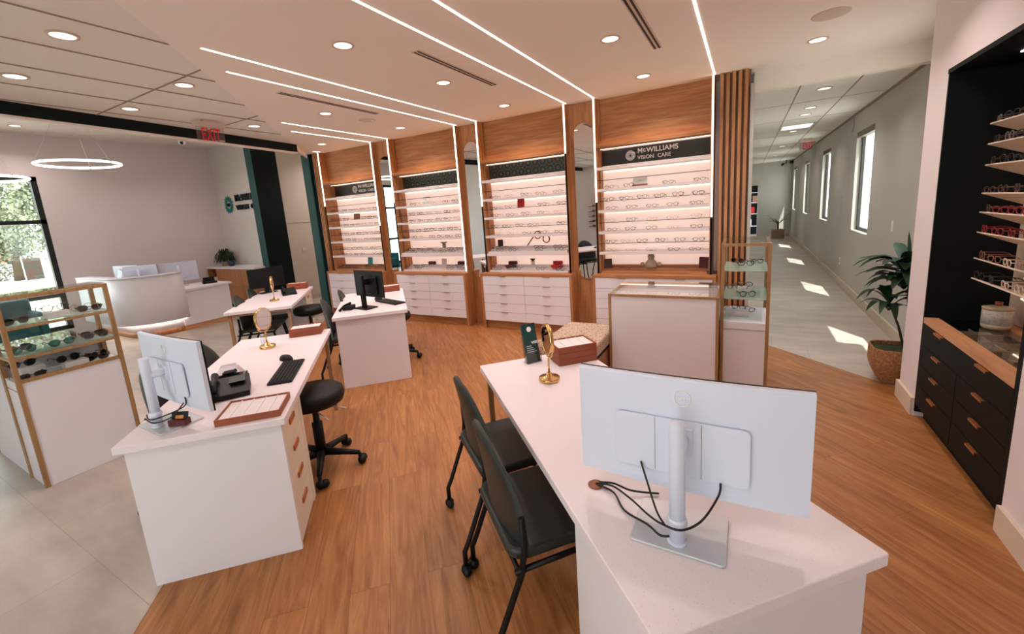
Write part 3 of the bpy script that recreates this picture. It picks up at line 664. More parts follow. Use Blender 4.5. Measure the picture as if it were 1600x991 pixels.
# slatted screens at both ends
def slats(x0, x1, n, label):
    t = thing('slatted_screen', label, 'slatted screen', (x0, 5.25, 0))
    MB().box(0, x1-x0, .05, .07, 0, CEIL-.001).build('backing', M['oakd'], t)
    p = (x1-x0)/n
    for k in range(n): MB().box(k*p+p*.08, k*p+p*.62, .0, .045, 0, CEIL-.001).build('slat', M['oak'], t)
slats(-.283, -.001, 5, 'oak slatted screen at the right end of the display wall by the hall')
slats(-6.898, -6.787, 3, 'oak slatted screen at the left end of the display wall beside the teal pier')

# items on display shelves
def standee(x, y, z, w, h, m, name, label, cat, txt=None, rz=0):
    t = thing(name, label, cat, (x, y, z), rz)
    T = Matrix.Rotation(-.12, 4, 'X')
    MB().box(-w/2, w/2, -.003, .003, 0, h, T).build('card', M[m], t); MB().poly([(-.01, .003, h*.7), (.01, .003, h*.7), (.01, .05, 0), (-.01, .05, 0)]).build('easel_leg', M['black'], t)
    if txt: text(txt, w*.3, M['wtext'], 'lettering', t, (-w*.42, -.006, h*.35), (RX, 0, 0), .0006, .9)
    return t
standee(-2.75, 5.31, 1.731, .11, .12, 'red', 'brand_card', 'square red card standing among glasses on the second row of the third display bay', 'card')
standee(-2.06, 5.42, 1.18, .09, .1, 'red', 'brand_card', 'red card at the right end of the stepped shelf in the third display bay', 'card')
_pq = standee(-1.14, 5.36, 1.88, .17, .1, 'paper', 'plaque', 'white plaque on a brown foot on the top row of the rightmost display bay', 'plaque')
B(-.09, .09, -.02, .012, -.0005, .022).build('foot', M['twood'], _pq, bev=.002)['label'] = 'brown wooden foot'
standee(-4.42, 5.31, 1.88, .13, .12, 'paper', 'acrylic_plaque', 'square white acrylic plaque on the top row of the second display bay', 'plaque')
standee(-6.02, 5.31, 1.731, .15, .1, 'twood', 'wood_plaque', 'dark brown plaque on the second row of the leftmost display bay', 'plaque')
standee(-5.95, 5.42, .906, .12, .16, 'tealtext', 'picture_card', 'teal and dark picture card standing on the wooden riser of the leftmost bay', 'card')
standee(-4.27, 5.42, .906, .1, .1, 'insert', 'ribbed_plaque', 'ribbed grey-white plaque standing at the bottom of the second display bay', 'plaque')
standee(-1.55, 5.33, .878, .1, .12, 'banner', 'photo_card', 'small framed photo at the lower left of the rightmost display bay', 'photo', rz=.3)
standee(-.43, 5.36, .878, .11, .13, 'maroon', 'photo_card', 'small red-toned photo at the lower right of the rightmost display bay', 'photo', rz=-.3)
standee(-3.2, 5.44, 1.18, .08, .1, 'banner', 'photo_card', 'small photo card on the stepped shelf at the left of the third display bay', 'photo', rz=.2)
def pouch(x, y, z, m, label, w=.14):
    b = MB().rbox(-w/2, w/2, -.03, .03, 0, .05, .02)
    o = b.build('glasses_case', M[m], None, bev=.008); o.location = (x, y, z); tag(o, label, 'glasses case')
for (x, y, z, m, lb) in ((-4.55, 5.46, .906, 'maroon', 'maroon glasses case at the bottom left of the second display bay'), (-3.95, 5.46, .906, 'maroon', 'maroon glasses case at the bottom right of the second display bay'),
                         (-3.02, 5.46, .906, 'maroon', 'dark maroon glasses case at the bottom left of the third display bay'), (-2.3, 5.46, .906, 'red', 'bright red glasses case at the bottom right of the third display bay')):
    pouch(x, y, z, m, lb)
for (x, m, lb) in ((-3.0, 'maroon', 'dark red folded cloth lying before the maroon case in the third display bay'), (-2.27, 'red', 'red folded cloth lying before the red case in the third display bay')):
    b = MB().add([(-.1, -.03, .03), (.09, -.03, .03), (.07, .05, .008), (-.06, .05, .008), (-.03, -.09, -.012), (-.02, -.01, .04)], [(0, 4, 5), (0, 5, 3), (1, 2, 5), (4, 1, 5), (2, 3, 5)])
    o = b.build('folded_cloth', M[m]); o.location = (x, 5.37, .88); tag(o, lb, 'cloth'); k = o.modifiers.new('thick', 'SOLIDIFY'); k.thickness = .003
def tuft_pot(x, y, z, label, m='insert', h=.05, leafm='stem', n=26, sp=.05, up=.06):
    t = thing('potted_succulent', label, 'plant', (x, y, z))
    MB().lathe([(.028, 0), (.034, h), (.03, h), (.028, h*.8), (1e-6, h*.8)], 16).build('pot', M[m], t)
    b = MB(); r = random.Random(3)
    for k in range(n):
        a = r.uniform(0, 2*PI); s = r.uniform(.3, 1)*sp; u = up*r.uniform(.6, 1)
        c, q = math.cos(a), math.sin(a)
        b.tube([(0, 0, h*.8), (c*s*.6, q*s*.6, h+u*.6), (c*s, q*s, h+u*.75)], [.004, .004, .001], 4)
    b.build('leaves', M[leafm], t)
tuft_pot(-2.68, 5.44, .906, 'small dry succulent in a white pot at the bottom of the third display bay')
tuft_pot(-4.25, 5.44, 1.18, 'tan air plant on the stepped shelf of the second display bay', 'jard', .05, 'base', 40, .08, .07)
# oversized spectacles ornament
t = thing('spectacles_ornament', 'large dark round spectacles ornament leaning on the stepped shelf of the third bay', 'ornament', (-2.58, 5.44, 1.18))
for (x, z) in ((-.0, .15), (.13, .09)): MB().tube([(x+.05*math.cos(a), 0, z+.05*math.sin(a)) for a in [2*PI*k/24 for k in range(24)]], .009, 6, True).build('rim', M['twood'], t)
MB().tube([(.05, 0, .14), (.075, 0, .12)], .008, 6).build('bridge', M['twood'], t); MB().tube([(-.05, 0, .15), (-.17, 0, .004)], .009, 6).build('temple', M['twood'], t)
# seated figurine of rope and hat in the right bay
t = thing('rope_figurine', 'small woven rope figurine wearing a dark hat in the bottom of the rightmost bay', 'figurine', (-1.02, 5.36, .878))
MB().lathe([(.05, 0), (.075, .02), (.07, .07), (.04, .1), (.035, .12), (.045, .14), (.03, .17), (1e-6, .175)], 18).build('body', M['jard'], t)
MB().lathe([(.045, .168), (.062, .174), (.06, .18), (.034, .182), (.03, .215), (1e-6, .22)], 18).build('hat', M['blackm'], t)
MB().ball((.1, -.02, .05), .028).ball((-.1, -.02, .05), .028).build('paw', M['jard'], t)

# ------------------------------------------------------------------ right wall niche cabinet
t = thing('niche_cabinet', 'black built-in drawer cabinet with oak edge and glass top in the wall niche', 'cabinet', (1.11, NY0, 0))
W_ = NY1-NY0
MB().box(.0, .42, .0, .04, .04, NZ-.002).build('side_panel', M['darks'], t); MB().box(.0, .42, W_-.02, W_, .04, NZ-.002).build('side_panel', M['darks'], t)
MB().box(-.004, .42, .0, W_, NZ-.03, NZ-.002).build('top_panel', M['darks'], t)
MB().box(.411, .42, .04, W_-.02, .04, NZ-.03).build('back_panel', M['darks'], t)
MB().box(.402, .41, .041, W_-.021, .757, NZ-.031).build('lit_panel', M['basew'], t)
MB().box(.05, .4, .04, W_-.02, .0, .1).build('toe_kick', M['darks'], t)
MB().box(.02, .4, .04, W_-.02, .1, .66).build('carcass', M['darks'], t)
MB().box(.0, .075, .04, W_-.02, .715, .755).build('counter_edge', M['oaky'], t)
MB().box(.33, .4, .04, W_-.02, .715, .755).build('counter_edge', M['oaky'], t)
MB().box(.075, .33, .04, W_-.02, .749, .754).build('glass_top', M['gtop'], t)
b = MB().box(.075, .33, .04, W_-.02, .66, .67)
for q in range(6): b.box(.1, .3, .12+q*.17, .127+q*.17, .67, .72, Matrix.Identity(4))
b.box(.2, .206, .1, W_-.1, .67, .71); b.build('display_tray', M['jard'], t)
L0, L1 = .04, W_-.02; mid = (L0+L1)/2
rows = [(.1, .26), (.262, .41), (.412, .56)]
for (z0, z1) in rows:
    for (a, c) in ((L0, mid-.002), (mid+.002, L1)):
        d = MB().box(.0, .02, a+.002, c-.002, z0, z1-.002).build('drawer', M['darks'], t)
        MB().box(-.014, .002, (a+c)/2-.055, (a+c)/2+.055, z1-.016, z1-.013).box(-.016, -.013, (a+c)/2-.055, (a+c)/2+.055, z1-.026, z1-.013).build('pull', M['copper'], d)
d = MB().box(.0, .02, L0+.002, L1-.002, .562, .712).build('drawer', M['darks'], t)
for yc in (L0+(mid-L0)/2, mid+(L1-mid)/2): MB().box(-.014, .002, yc-.06, yc+.06, .707, .7105).box(-.016, -.013, yc-.06, yc+.06, .698, .7105).build('pull', M['copper'], d)
MB().box(.18, .195, .1, W_-.36, NZ-.036, NZ-.03).build('light_line', M['strip'], t)
RZ = [2.02, 1.90, 1.775, 1.605, 1.488, 1.362, 1.197, 1.067]
for k, z in enumerate(RZ):
    TS = Matrix.Translation((.17, 0, z)) @ Matrix.Rotation(.4, 4, 'Y')
    s = MB().box(0, .24, .06, W_-.145, -.008, 0, TS).build('shelf', M['basew'], t)
    MB().box(.36, .4, .3, .32, z-.115, z-.095).box(.36, .4, .95, .97, z-.115, z-.095).build('bracket', M['darks'], s)
    MB().box(.395, .4, .1, W_-.16, z-.135, z-.128).build('light_line', M['glow'], s)
    cs = [[0, 0, 2], [0, 0, 2], [0, 0, 1], [1, 1, 3], [4, 4, 1], [4, 1, 4], [5, 5, 3], [1, 5, 0]][k]
    for q in range(6):
        ci = random.choice(cs); yy = NY1-.2-q*.155
        eyewear(1.11+.185+random.uniform(-.003, .003), yy, z-.004, -PI/2+random.uniform(-.25, .15), ci, random.choice(['soft', 'rect', 'round']), 'lensc',
                '%s eyeglasses, %s from far end, %s shelf down, dark niche' % (FRN[ci], ORD[q], ORD[k]), 'eyeglasses in the dark wall niche', 'eyeglasses', 0, 1.05)
t = thing('lidded_jar', 'cream speckled stoneware jar with wooden knob on the glass niche counter', 'jar', (1.39, 3.72, .7552))
MB().lathe([(.06, 0), (.068, .01), (.07, .03)], 28).build('base', M['jard'], t); MB().lathe([(.07, .03), (.07, .115), (.066, .125), (1e-6, .126)], 28).build('body', M['jar'], t)
MB().lathe([(.072, .125), (.072, .134), (.03, .145), (1e-6, .147)], 28).build('lid', M['jard'], t); MB().lathe([(.016, .146), (.018, .17), (1e-6, .172)], 16).build('knob', M['twood'], t)

# ------------------------------------------------------------------ glass display cases
def frame_box(b, x0, x1, y0, y1, z0, z1, s=.022):
    for x in (x0, x1-s):
        for y in (y0, y1-s): b.box(x, x+s, y, y+s, z0, z1)
def tower_case(loc, label, wx, wy, ztop, shelves, zbox, front, glow=False):
    t = thing('display_tower', label, 'display case', loc); s = .026
    for x in (0, wx-s):
        for y in (0, wy-s): MB().box(x, x+s, y, y+s, 0, ztop).build('post', M['brassw'], t)
    MB().box(s, wx-s, 0, s, ztop-.024, ztop).box(s, wx-s, wy-s, wy, ztop-.024, ztop).box(0, s, s, wy-s, ztop-.024, ztop).box(wx-s, wx, s, wy-s, ztop-.024, ztop).build('top_rail', M['brassw'], t)
    MB().box(.004, wx-.004, .004, wy-.004, ztop+.0005, ztop+.0075).build('glass_top', M['gtop'], t)
    for z in shelves:
        MB().box(s*.6, wx-s*.6, s*.6, wy-s*.6, z-.006, z).build('glass_shelf', M['gshelf'], t)
        if front:
            MB().box(wx-s, wx, s, wy-s, z-.024, z-.0065).box(0, wx-s, 0, s*.5, z-.024, z-.0065).build('shelf_rail', M['brassw'], t)
    MB().box(.008, wx-.008, .008, wy-.008, .0, zbox).build('base_box', M['lamin'], t, bev=.002)
    MB().box(.0, wx, .004, .0075, zbox-.065, zbox-.062).build('seam', M['joint'], t)
    if front: MB().box(wx-s, wx, s, wy-s, zbox-.002, zbox+.022).build('shelf_rail', M['brassw'], t)
    for (a, c, d, e) in ((.010, .013, s, wy-s), (wx-.013, wx-.010, s, wy-s)): MB().box(a, c, d, e, zbox+.024, ztop-.026).build('side_glass', M['glass'], t)
    return t
tower_case((-.185, 4.04, 0), 'open glass-shelved tower case with oak posts beside the hall entrance', .37, .62, 1.29, (1.055, .81), .605, False)
tower_case((-4.585, .705, 0), 'glass-shelved tower case of sunglasses with oak posts at the left of the photo', .325, .575, 1.365, (1.165, .955), .775, True)
def low_case(loc, label, wx, wy, zt, zb):
    t = thing('display_counter', label, 'display counter', loc); s = .024
    for x in (0, wx-s):
        for y in (0, wy-s): MB().box(x, x+s, y, y+s, 0, zt-.006).build('post', M['brassw'], t)
    MB().box(s, wx-s, 0, s, zt-.026, zt-.006).box(s, wx-s, wy-s, wy, zt-.026, zt-.006).box(0, s, s, wy-s, zt-.026, zt-.006).box(wx-s, wx, s, wy-s, zt-.026, zt-.006).build('top_rail', M['brassw'], t)
    MB().box(.0, wx, .0, wy, zt-.0055, zt+.001).build('glass_top', M['gtop'], t)
    MB().box(s*.3, wx-s*.3, s*.3, .02, 0, zt-.027).build('front_panel', M['lamin'], t); MB().box(s*.3, wx-s*.3, wy-.02, wy-.007, 0, zt-.027).build('back_panel', M['lamin'], t)
    MB().box(.007, .02, .02, wy-.02, 0, zt-.027).box(wx-.02, wx-.007, .02, wy-.02, 0, zt-.027).build('end_panel', M['lamin'], t)
    MB().box(.02, wx-.02, .02, wy-.02, zb-.01, zb).build('display_deck', M['shelfw'], t)
low_case((-1.155, 3.94, 0), 'low white display counter with glass top and oak edging before the rightmost bay', .965, .69, .845, .79)
low_case((-5.44, .705, 0), 'low white display counter with glass top at the far left edge', .85, .575, .90, .84)
# white blocks and sunglasses inside the tower at the left; lens side faces the middle of the room (+x)
def block(x, y, z, wx, wy, h, label, m='insert', name='display_block'):
    tag(B(x-wx/2, x+wx/2, y-wy/2, y+wy/2, z, z+h).build(name, M[m], bev=.002), label, 'display block')
S1, S2, S3 = 1.1655, .9555, .7765
block(-4.36, 1.0, S1, .09, .12, .045, 'white block under sunglasses in the middle of the top shelf, left tower case')
block(-4.36, 1.03, S3, .09, .13, .05, 'white block under sunglasses in the middle of the lowest level, left tower case')
block(-4.47, .83, S3, .1, .12, .07, 'cream block at the back left of the lowest level, left tower case')
LS = [(-4.36, .80, S1, .3, 1, 'soft', 'lensd', 'brown tortoiseshell sunglasses lying left on the top shelf of the left tower case'),
 (-4.36, 1.0, S1+.0455, .0, 1, 'soft', 'lensc', 'two-tone browline eyeglasses on the white block of the top shelf, left tower case'),
 (-4.38, 1.185, S1, -.2, 1, 'soft', 'lensd', 'brown sunglasses at the right of the top shelf, left tower case'),
 (-4.48, 1.17, S1, -.5, 6, 'round', 'lensc', 'gold wire glasses behind the right sunglasses on the top shelf, left tower case'),
 (-4.36, .80, S2, .2, 2, 'round', 'lensg', 'round green-lensed sunglasses at the left of the middle shelf, left tower case'),
 (-4.48, .80, S2+.0, .2, 0, 'soft', 'lensd', 'black sunglasses at the back left of the middle shelf, left tower case'),
 (-4.36, .99, S2, .0, 2, 'soft', 'lensg', 'teal-lensed sunglasses in the middle of the middle shelf, left tower case'),
 (-4.37, 1.18, S2, -.2, 1, 'rect', 'lensd', 'brown rectangular sunglasses at the lower right of the middle shelf, left tower case'),
 (-4.47, 1.19, S2, -.2, 1, 'rect', 'lensd', 'brown rectangular sunglasses behind another pair on the middle shelf, left tower case'),
 (-4.33, .80, S3, .1, 0, 'rect', 'lensd', 'black thick sunglasses at the front left of the lowest level, left tower case'),
 (-4.45, .79, S3+.0705, .1, 0, 'soft', 'lensd', 'black sunglasses on the cream block of the lowest level, left tower case'),
 (-4.36, 1.0, S3+.0505, .1, 1, 'round', 'lensd', 'dark round sunglasses on the white block of the lowest level, left tower case'),
 (-4.4, 1.16, S3, -.3, 1, 'rect', 'lensd', 'tortoiseshell sunglasses at the right of the lowest level, left tower case'),
 (-4.48, 1.1, S3, .2, 1, 'soft', 'lensd', 'brown sunglasses at the back of the lowest level, left tower case'),
 (-4.48, 1.2, S3, .5, 0, 'round', 'lensd', 'round black sunglasses at the back right corner of the lowest level, left tower case')]
for (x, y, z, r, ci, stl, ln, lb) in LS: eyewear(x, y, z, PI/2+r, ci, stl, ln, lb, 'eyewear in the left tower case', 'sunglasses', 0, 1.12)
# risers of clear acrylic under some sunglasses
for (x, y, z, lb) in ((-4.38, 1.185, S1, 'a'), (-4.36, .99, S2, 'b')):
    pass
T1, T2, T3 = 1.0555, .8105, .6055
block(.0, 4.42, T2, .12, .08, .04, 'white block in the middle shelf of the tower case by the hall')
block(-.02, 4.3, T3, .11, .1, .05, 'white block on the base of the tower case by the hall')
for (x, y, z, r, ci, stl, ln, lb) in [(.0, 4.36, T1, .1, 0, 'soft', 'lensc', 'black eyeglasses at the front centre of the top shelf, tower case by the hall'), (.09, 4.5, T1, .7, 0, 'rect', 'lensc', 'black eyeglasses turned aside at the right of the top shelf, tower case by the hall'),
  (-.07, 4.55, T1, -.5, 4, 'soft', 'lensg', 'red-templed eyeglasses at the left of the top shelf, tower case by the hall'), (.02, 4.16, T2, .2, 0, 'round', 'lensc', 'black round eyeglasses at the front of the second shelf, tower case by the hall'),
  (.0, 4.42, T2+.0405, 2.8, 0, 'soft', 'lensc', 'black eyeglasses on the white block of the second shelf, tower case by the hall'), (-.09, 4.52, T2, .5, 2, 'soft', 'lensc', 'grey eyeglasses at the back left of the second shelf, tower case by the hall'),
  (.03, 4.42, T3, .6, 0, 'rect', 'lensc', 'black eyeglasses beside the white block on the base, tower case by the hall'), (-.05, 4.52, T3, 2.7, 1, 'soft', 'lensc', 'brown eyeglasses at the back of the base, tower case by the hall')]:
    eyewear(x, y, z, r, ci, stl, ln, lb, 'eyewear in the tower case by the hall', 'eyeglasses', 0, 1.05)

# ------------------------------------------------------------------ desks
def desk(e0, e1, d0, d1, label, ped=True, ped_far=False, drawers=True, lean='brassw'):
    """long axis along D; local x = E, local y = D, origin at the near corner (e0, d0)"""
    x, y = ED(e0, d0); t = thing('consultation_desk', label, 'desk', (x, y, 0), PI/4, 'white-topped desks')
    w, l = e1-e0, d1-d0; T = .762; h = .036
    MB().prism(rrect(0, w, 0, l, .006, 2), T-h, T).build('desktop', M['quartz'], t, bev=.003)
    pl = .46; q = l-pl-.03 if ped_far else .03
    # full end panel and drawer pedestal
    ey = l-.055 if ped_far else .03
    MB().box(.028, w-.03, ey, ey+.025, 0, T-h).build('end_panel', M['lamin'], t)
    ya, yb = (l-.03-pl, l-.055) if ped_far else (.055, .03+pl)
    MB().box(.03, w-.05, ya, yb, .0, T-h-.001).build('pedestal', M['lamin'], t)
    px = w-.05
    zs = [(.02, .24), (.243, .40), (.403, .56), (.563, .715)]
    for (a, c) in zs:
        d = MB().box(px, px+.018, ya+.004, yb-.06, a, c).build('drawer', M['laming'], t)
        MB().box(px+.018, px+.026, (ya+yb)/2-.09, (ya+yb)/2+.02, c-.075, c-.045).build('pull', M['copper'], d)
    MB().box(px, px+.018, yb-.055, yb, .0, T-h-.001).build('filler_panel', M['laming'], t)
    # open leg frame at the other end
    fy = .03 if ped_far else l-.06; s = .03
    MB().box(.03, .03+s, fy, fy+s, 0, T-h).build('leg', M[lean], t); MB().box(w-.03-s, w-.03, fy, fy+s, 0, T-h).build('leg', M[lean], t)
    MB().box(.03, w-.03, fy, fy+s, T-h-.028, T-h-.0005).build('top_rail', M[lean], t)
    return t
desk(-1.32, -.60, 2.205, 4.02, 'white desk at the left foreground with silver monitor and open tray')
desk(.452, 1.146, .66, 2.476, 'white desk at the right foreground with the large silver monitor')
desk(-.64, .10, 4.44, 5.86, 'white desk with black monitor before the second display bay')
desk(-1.93, -1.21, 5.48, 7.02, 'white desk farthest back at the left, near reception', True, True)

# chairs
def pad_mesh(prof, nu=12):
    """prof: list of (v, halfwidth, y, z); closed pad with thickness"""
    b = MB(); F = []; th = .03
    n = len(prof)
    for side in (0, 1):
        for (hw, y, z, cur, tk) in prof:
            for k in range(nu+1):
                u = -1+2*k/nu
                x = u*hw; edge = math.sqrt(max(0, 1-u**4))
                yy = y+cur*(u*u) + (tk*edge*.5 if side == 0 else -tk*edge*.5)
                F.append((x, yy, z))
    m = nu+1; fs = []
    for side in (0, 1):
        o = side*n*m
        for i in range(n-1):
            for k in range(nu): fs.append((o+i*m+k, o+i*m+k+1, o+(i+1)*m+k+1, o+(i+1)*m+k))
    o = n*m
    for i in range(n-1):
        for k in (0, nu): fs.append((i*m+k, (i+1)*m+k, o+(i+1)*m+k, o+i*m+k))
    for i in (0, n-1):
        for k in range(nu): fs.append((i*m+k, i*m+k+1, o+i*m+k+1, o+i*m+k))
    b.add(F, fs, True); return b
def make_chair(loc, rz, label):
    t = thing('guest_chair', label, 'chair', loc, rz, 'guest chairs at the desks')
    pr = []
    for k in range(15):
        v = 1-(1-k/14)**1.7; z = .44+v*.44; y = -.19-.015*v-.045*v*v
        if v < .3: hw = .238
        else: hw = .238*math.sqrt(max(0.0, 1-((v-.3)/.702)**2.1))
        hw = max(hw, .02)
        if v < .08: hw = .215+.25*v
        pr.append((hw, y, z, .04*(hw/.238)**2, .036*(1 if v < .95 else .6)))
    o = pad_mesh(pr).build('backrest', M['chair'], t)
    b = MB().prism(rrect(-.235, .235, -.225, .235, .07, 5), .43, .475); o = b.build('seat', M['chair'], t, bev=.014)
    for s in (-1, 1):
        l = MB().tube([(s*.245, -.31, .05), (s*.245, -.31, .12), (s*.245, -.285, .17), (s*.25, -.19, .40), (s*.252, -.175, .5), (s*.25, -.178, .62)], .0125, 8).build('rear_leg', M['blackm'], t)
        MB().ball((s*.245, -.31, .026), .026, 12).ball((s*.225, -.31, .026), .022, 10).build('caster', M['black'], l)
        l = MB().tube([(s*.245, .25, .05), (s*.245, .25, .12), (s*.24, .225, .17), (s*.235, .18, .42)], .0125, 8).build('front_leg', M['blackm'], t)
        MB().ball((s*.245, .26, .026), .026, 12).ball((s*.225, .26, .026), .022, 10).build('caster', M['black'], l)
        MB().tube([(s*.248, -.215, .41), (s*.236, .2, .41)], .011, 8).build('side_rail', M['blackm'], t)
    MB().tube([(-.236, .18, .408), (.236, .18, .408)], .01, 8).tube([(-.248, -.2, .408), (.248, -.2, .408)], .01, 8).build('cross_rail', M['blackm'], t)
    return t
CH = [(.50, 1.55, .06, 'dark guest chair nearest the camera at the right foreground desk'), (.50, 2.07, .1, 'dark guest chair behind the nearest one at the right foreground desk'),
      (-1.34, 3.14, 0, 'dark guest chair behind the silver monitor of the left foreground desk, partly hidden'), (-1.24, 3.58, 0, 'dark guest chair whose back rises behind the middle of the left foreground desk'),
      (-.54, 4.95, 0, 'dark guest chair nearer the camera at the desk with the black monitor before the drawers'), (-.42, 5.52, 0, 'dark guest chair farther back at the desk with the black monitor before the drawers'),
      (-1.70, 6.0, 0, 'dark guest chair nearer the camera at the farthest back desk'), (-1.71, 6.59, 0, 'dark guest chair farther back at the farthest desk')]
ch0 = None
for (e, d, r, lb) in CH:
    x, y = ED(e, d); rz = -PI/4+r      # local +y faces +E
    if ch0 is None: ch0 = make_chair((x, y, 0), rz, lb)
    else: dup(ch0, (x, y, 0), rz, lb)
# stools
def make_stool(loc, rz, label):
    t = thing('rolling_stool', label, 'stool', loc, rz, 'rolling stools')
    MB().lathe([(1e-6, .475), (.16, .475), (.195, .49), (.207, .525), (.2, .565), (.175, .582), (1e-6, .588)], 36).build('seat', M['stool'], t)
    MB().lathe([(.035, .09), (.035, .34), (.022, .345), (.022, .45), (.09, .46), (.09, .476)], 20).build('column', M['blackm'], t)
    MB().tube([(0, 0, .44), (.1, .05, .44), (.2, .07, .425)], .005, 6).tube([(0, 0, .435), (.09, -.06, .435), (.19, -.1, .42)], .005, 6).build('lever', M['silver2'], t)
    for k in range(5):
        a = 2*PI*k/5+.3; c, s = math.cos(a), math.sin(a)
        l = MB().tube([(c*.02, s*.02, .115), (c*.15, s*.15, .1), (c*.265, s*.265, .085)], [.03, .022, .016], 8).build('base_arm', M['blackm'], t)
        MB().ball((c*.275, s*.275, .03), .03, 12).ball((c*.275-s*.03, s*.275+c*.03, .03), .028, 12).tube([(c*.262, s*.262, .085), (c*.265, s*.265, .04)], .012, 6).build('caster', M['black'], l)
    return t
s0 = make_stool((-2.59, 1.70, 0), .24, 'black rolling stool at the right side of the left foreground desk')
x, y = ED(.1, 5.05); dup(s0, (-3.72, 3.64, 0), 1.3, 'black rolling stool behind the desk with the black monitor, only its casters showing')
dup(s0, (-5.28, 3.62, 0), .5, 'black rolling stool beside the farthest back desk')

# bench / ottoman in front of the display wall
t = thing('upholstered_bench', 'speckled beige upholstered bench behind the right foreground desk', 'bench', (-1.42, 3.90, 0))
MB().prism(rrect(-.27, .26, -.46, .34, .03, 4), .32, .45).build('cushion', M['fabric'], t, bev=.02)
MB().box(-.25, .24, -.44, .32, .28, .318).build('base_rail', M['darks'], t); MB().box(-.25, .24, -.44, .32, .0, .28).build('plinth', M['oakx'], t)

# monitors
def big_monitor(loc, rz, label, offy=.1, zt=1.2, zb=.852, w=.615):
    t = thing('desktop_monitor', label, 'monitor', loc, rz)     # back faces -y
    zT = .7625
    MB().prism(rrect(-.122, .122, -.04, .15, .012, 4), 0, .008).build('stand_base', M['silver2'], t, bev=.002)
    MB().lathe([(.021, .008), (.021, .352), (.019, .36), (1e-6, .361)], 28).lathe([(.026, .008), (.026, .014)], 28).build('stand_pole', M['silver'], t)
    c = MB().tube([(0, .01, .27), (0, offy-.004, .27)], .02, 10).box(-.028, .028, offy-.018, offy-.004, .225, .30); c.build('mount_arm', M['silver'], t)
    MB().lathe([(.024, .06), (.026, .065), (.026, .078), (.024, .083)], 20).build('cable_clip', M['silver'], t)
    z0, z1 = zb-zT, zt-zT; hw = w/2; h = z1-z0
    # gently bowed back shell with dark front bezel
    b = MB(); nx = 24; vs = []; fs = []
    for k in range(nx+1):
        u = -1+2*k/nx; y = offy+.004+.012*u*u
        zl = z0+.012*(1-u**2)*0
        for z in (z0, z0+.02, z1-.004, z1): vs.append((u*hw, y-(.0 if z not in (z0, z1) else -.004), z))
    for k in range(nx):
        for q in range(3): fs.append((k*4+q, (k+1)*4+q, (k+1)*4+q+1, k*4+q+1))
    n0 = len(vs)
    for k in range(nx+1):
        u = -1+2*k/nx; vs.append((u*hw, offy+.022+.012*u*u, z0)); vs.append((u*hw, offy+.022+.012*u*u, z1))
    for k in range(nx):
        a = n0+k*2; fs.append((a, a+2, k*4+4, k*4)); fs.append((a+1, k*4+3, k*4+7, a+3))
    fs.append((0, 1, 2, 3, n0+1, n0)); e = nx*4; f_ = n0+nx*2; fs.append((e, f_, f_+1, e+3, e+2, e+1))
    b.add(vs, fs, False); sh = b.build('back_shell', M['silver'], t)
    b = MB(); vs = []; fs = []
    for k in range(nx+1):
        u = -1+2*k/nx
        for (dy, z) in ((.0225, z0-.001), (.0225, z1+.001), (.029, z1+.001), (.029, z0-.001)): vs.append((u*(hw+.001), offy+dy+.012*u*u, z))
    for k in range(nx):
        for q in range(4): q2 = (q+1) % 4; fs.append((k*4+q, (k+1)*4+q, (k+1)*4+q2, k*4+q2))
    fs.append((0, 1, 2, 3)); fs.append((nx*4, nx*4+3, nx*4+2, nx*4+1))
    b.add(vs, fs, False).build('screen', M['screen'], t)
    T = Matrix.Translation((0, offy-.002, 0)) @ Matrix.Rotation(RX, 4, 'X')
    cz = (z0+z1)/2-.03
    MB().prism(rrect(-.19, .17, cz-.085, cz+.085, .015, 4), -.004, .0035, T).build('rear_cover', M['silver'], sh, bev=.0012)
    b = MB().box(-.075, -.0735, offy-.0062, offy-.0052, cz-.083, cz+.083).box(.05, .0515, offy-.0062, offy-.0052, cz-.083, cz+.083); b.build('cover_seam', M['joint'], sh)
    MB().tube([(.022*math.cos(a)-.0, offy+.001, z1-.055+.022*math.sin(a)) for a in [2*PI*k/28 for k in range(28)]], .0018, 5, True).build('emblem_ring', M['wtext'], sh)
    text('DELL', .017, M['wtext'], 'lettering', sh, (0, offy+.002, z1-.061), (RX, 0, 0), .001, 1, 'CENTER')
    return t
ZD = .7625
MA = [(-.146, 1.090, 0)]
big_monitor((-.146, 1.090, ZD), 0.0, 'large silver monitor seen from behind on the right foreground desk')
big_monitor((-2.52, .822, ZD), 0.0, 'silver monitor seen from behind on the left foreground desk', .085)
def cable(name, pts, label, r=.0032, sm=True):
    P = [Vector(p) for p in pts]; out = []
    for i in range(len(P)-1):
        a = P[max(i-1, 0)]; b_ = P[i]; c = P[i+1]; d = P[min(i+2, len(P)-1)]
        for k in range(8):
            t = k/8; out.append(.5*((2*b_)+(c-a)*t+(2*a-5*b_+4*c-d)*t*t+(3*b_-a-3*c+d)*t**3))
    out.append(P[-1]); o = MB().tube(out, r, 6).build(name, M['cable']); return tag(o, label, 'cable')
gx, gy = -.426, 1.244
tag(MB().lathe([(.024, 0), (.026, .003), (.02, .004), (1e-6, .003)], 24, Matrix.Translation((gx, gy, ZD))).build('cable_grommet', M['twood']), 'dark round cable grommet in the right foreground desktop', 'grommet')
cable('power_cable', [(gx, gy, ZD+.006), (gx+.06, gy-.01, ZD+.02), (gx+.13, gy-.06, ZD+.03), (gx+.2, gy-.13, ZD+.045), (-.178, 1.06, ZD+.072), (-.13, 1.055, ZD+.075), (-.085, 1.1, ZD+.085), (-.05, 1.17, ZD+.12), (-.045, 1.178, ZD+.155)], 'black power cable looping from the grommet round the pole to the large silver monitor')
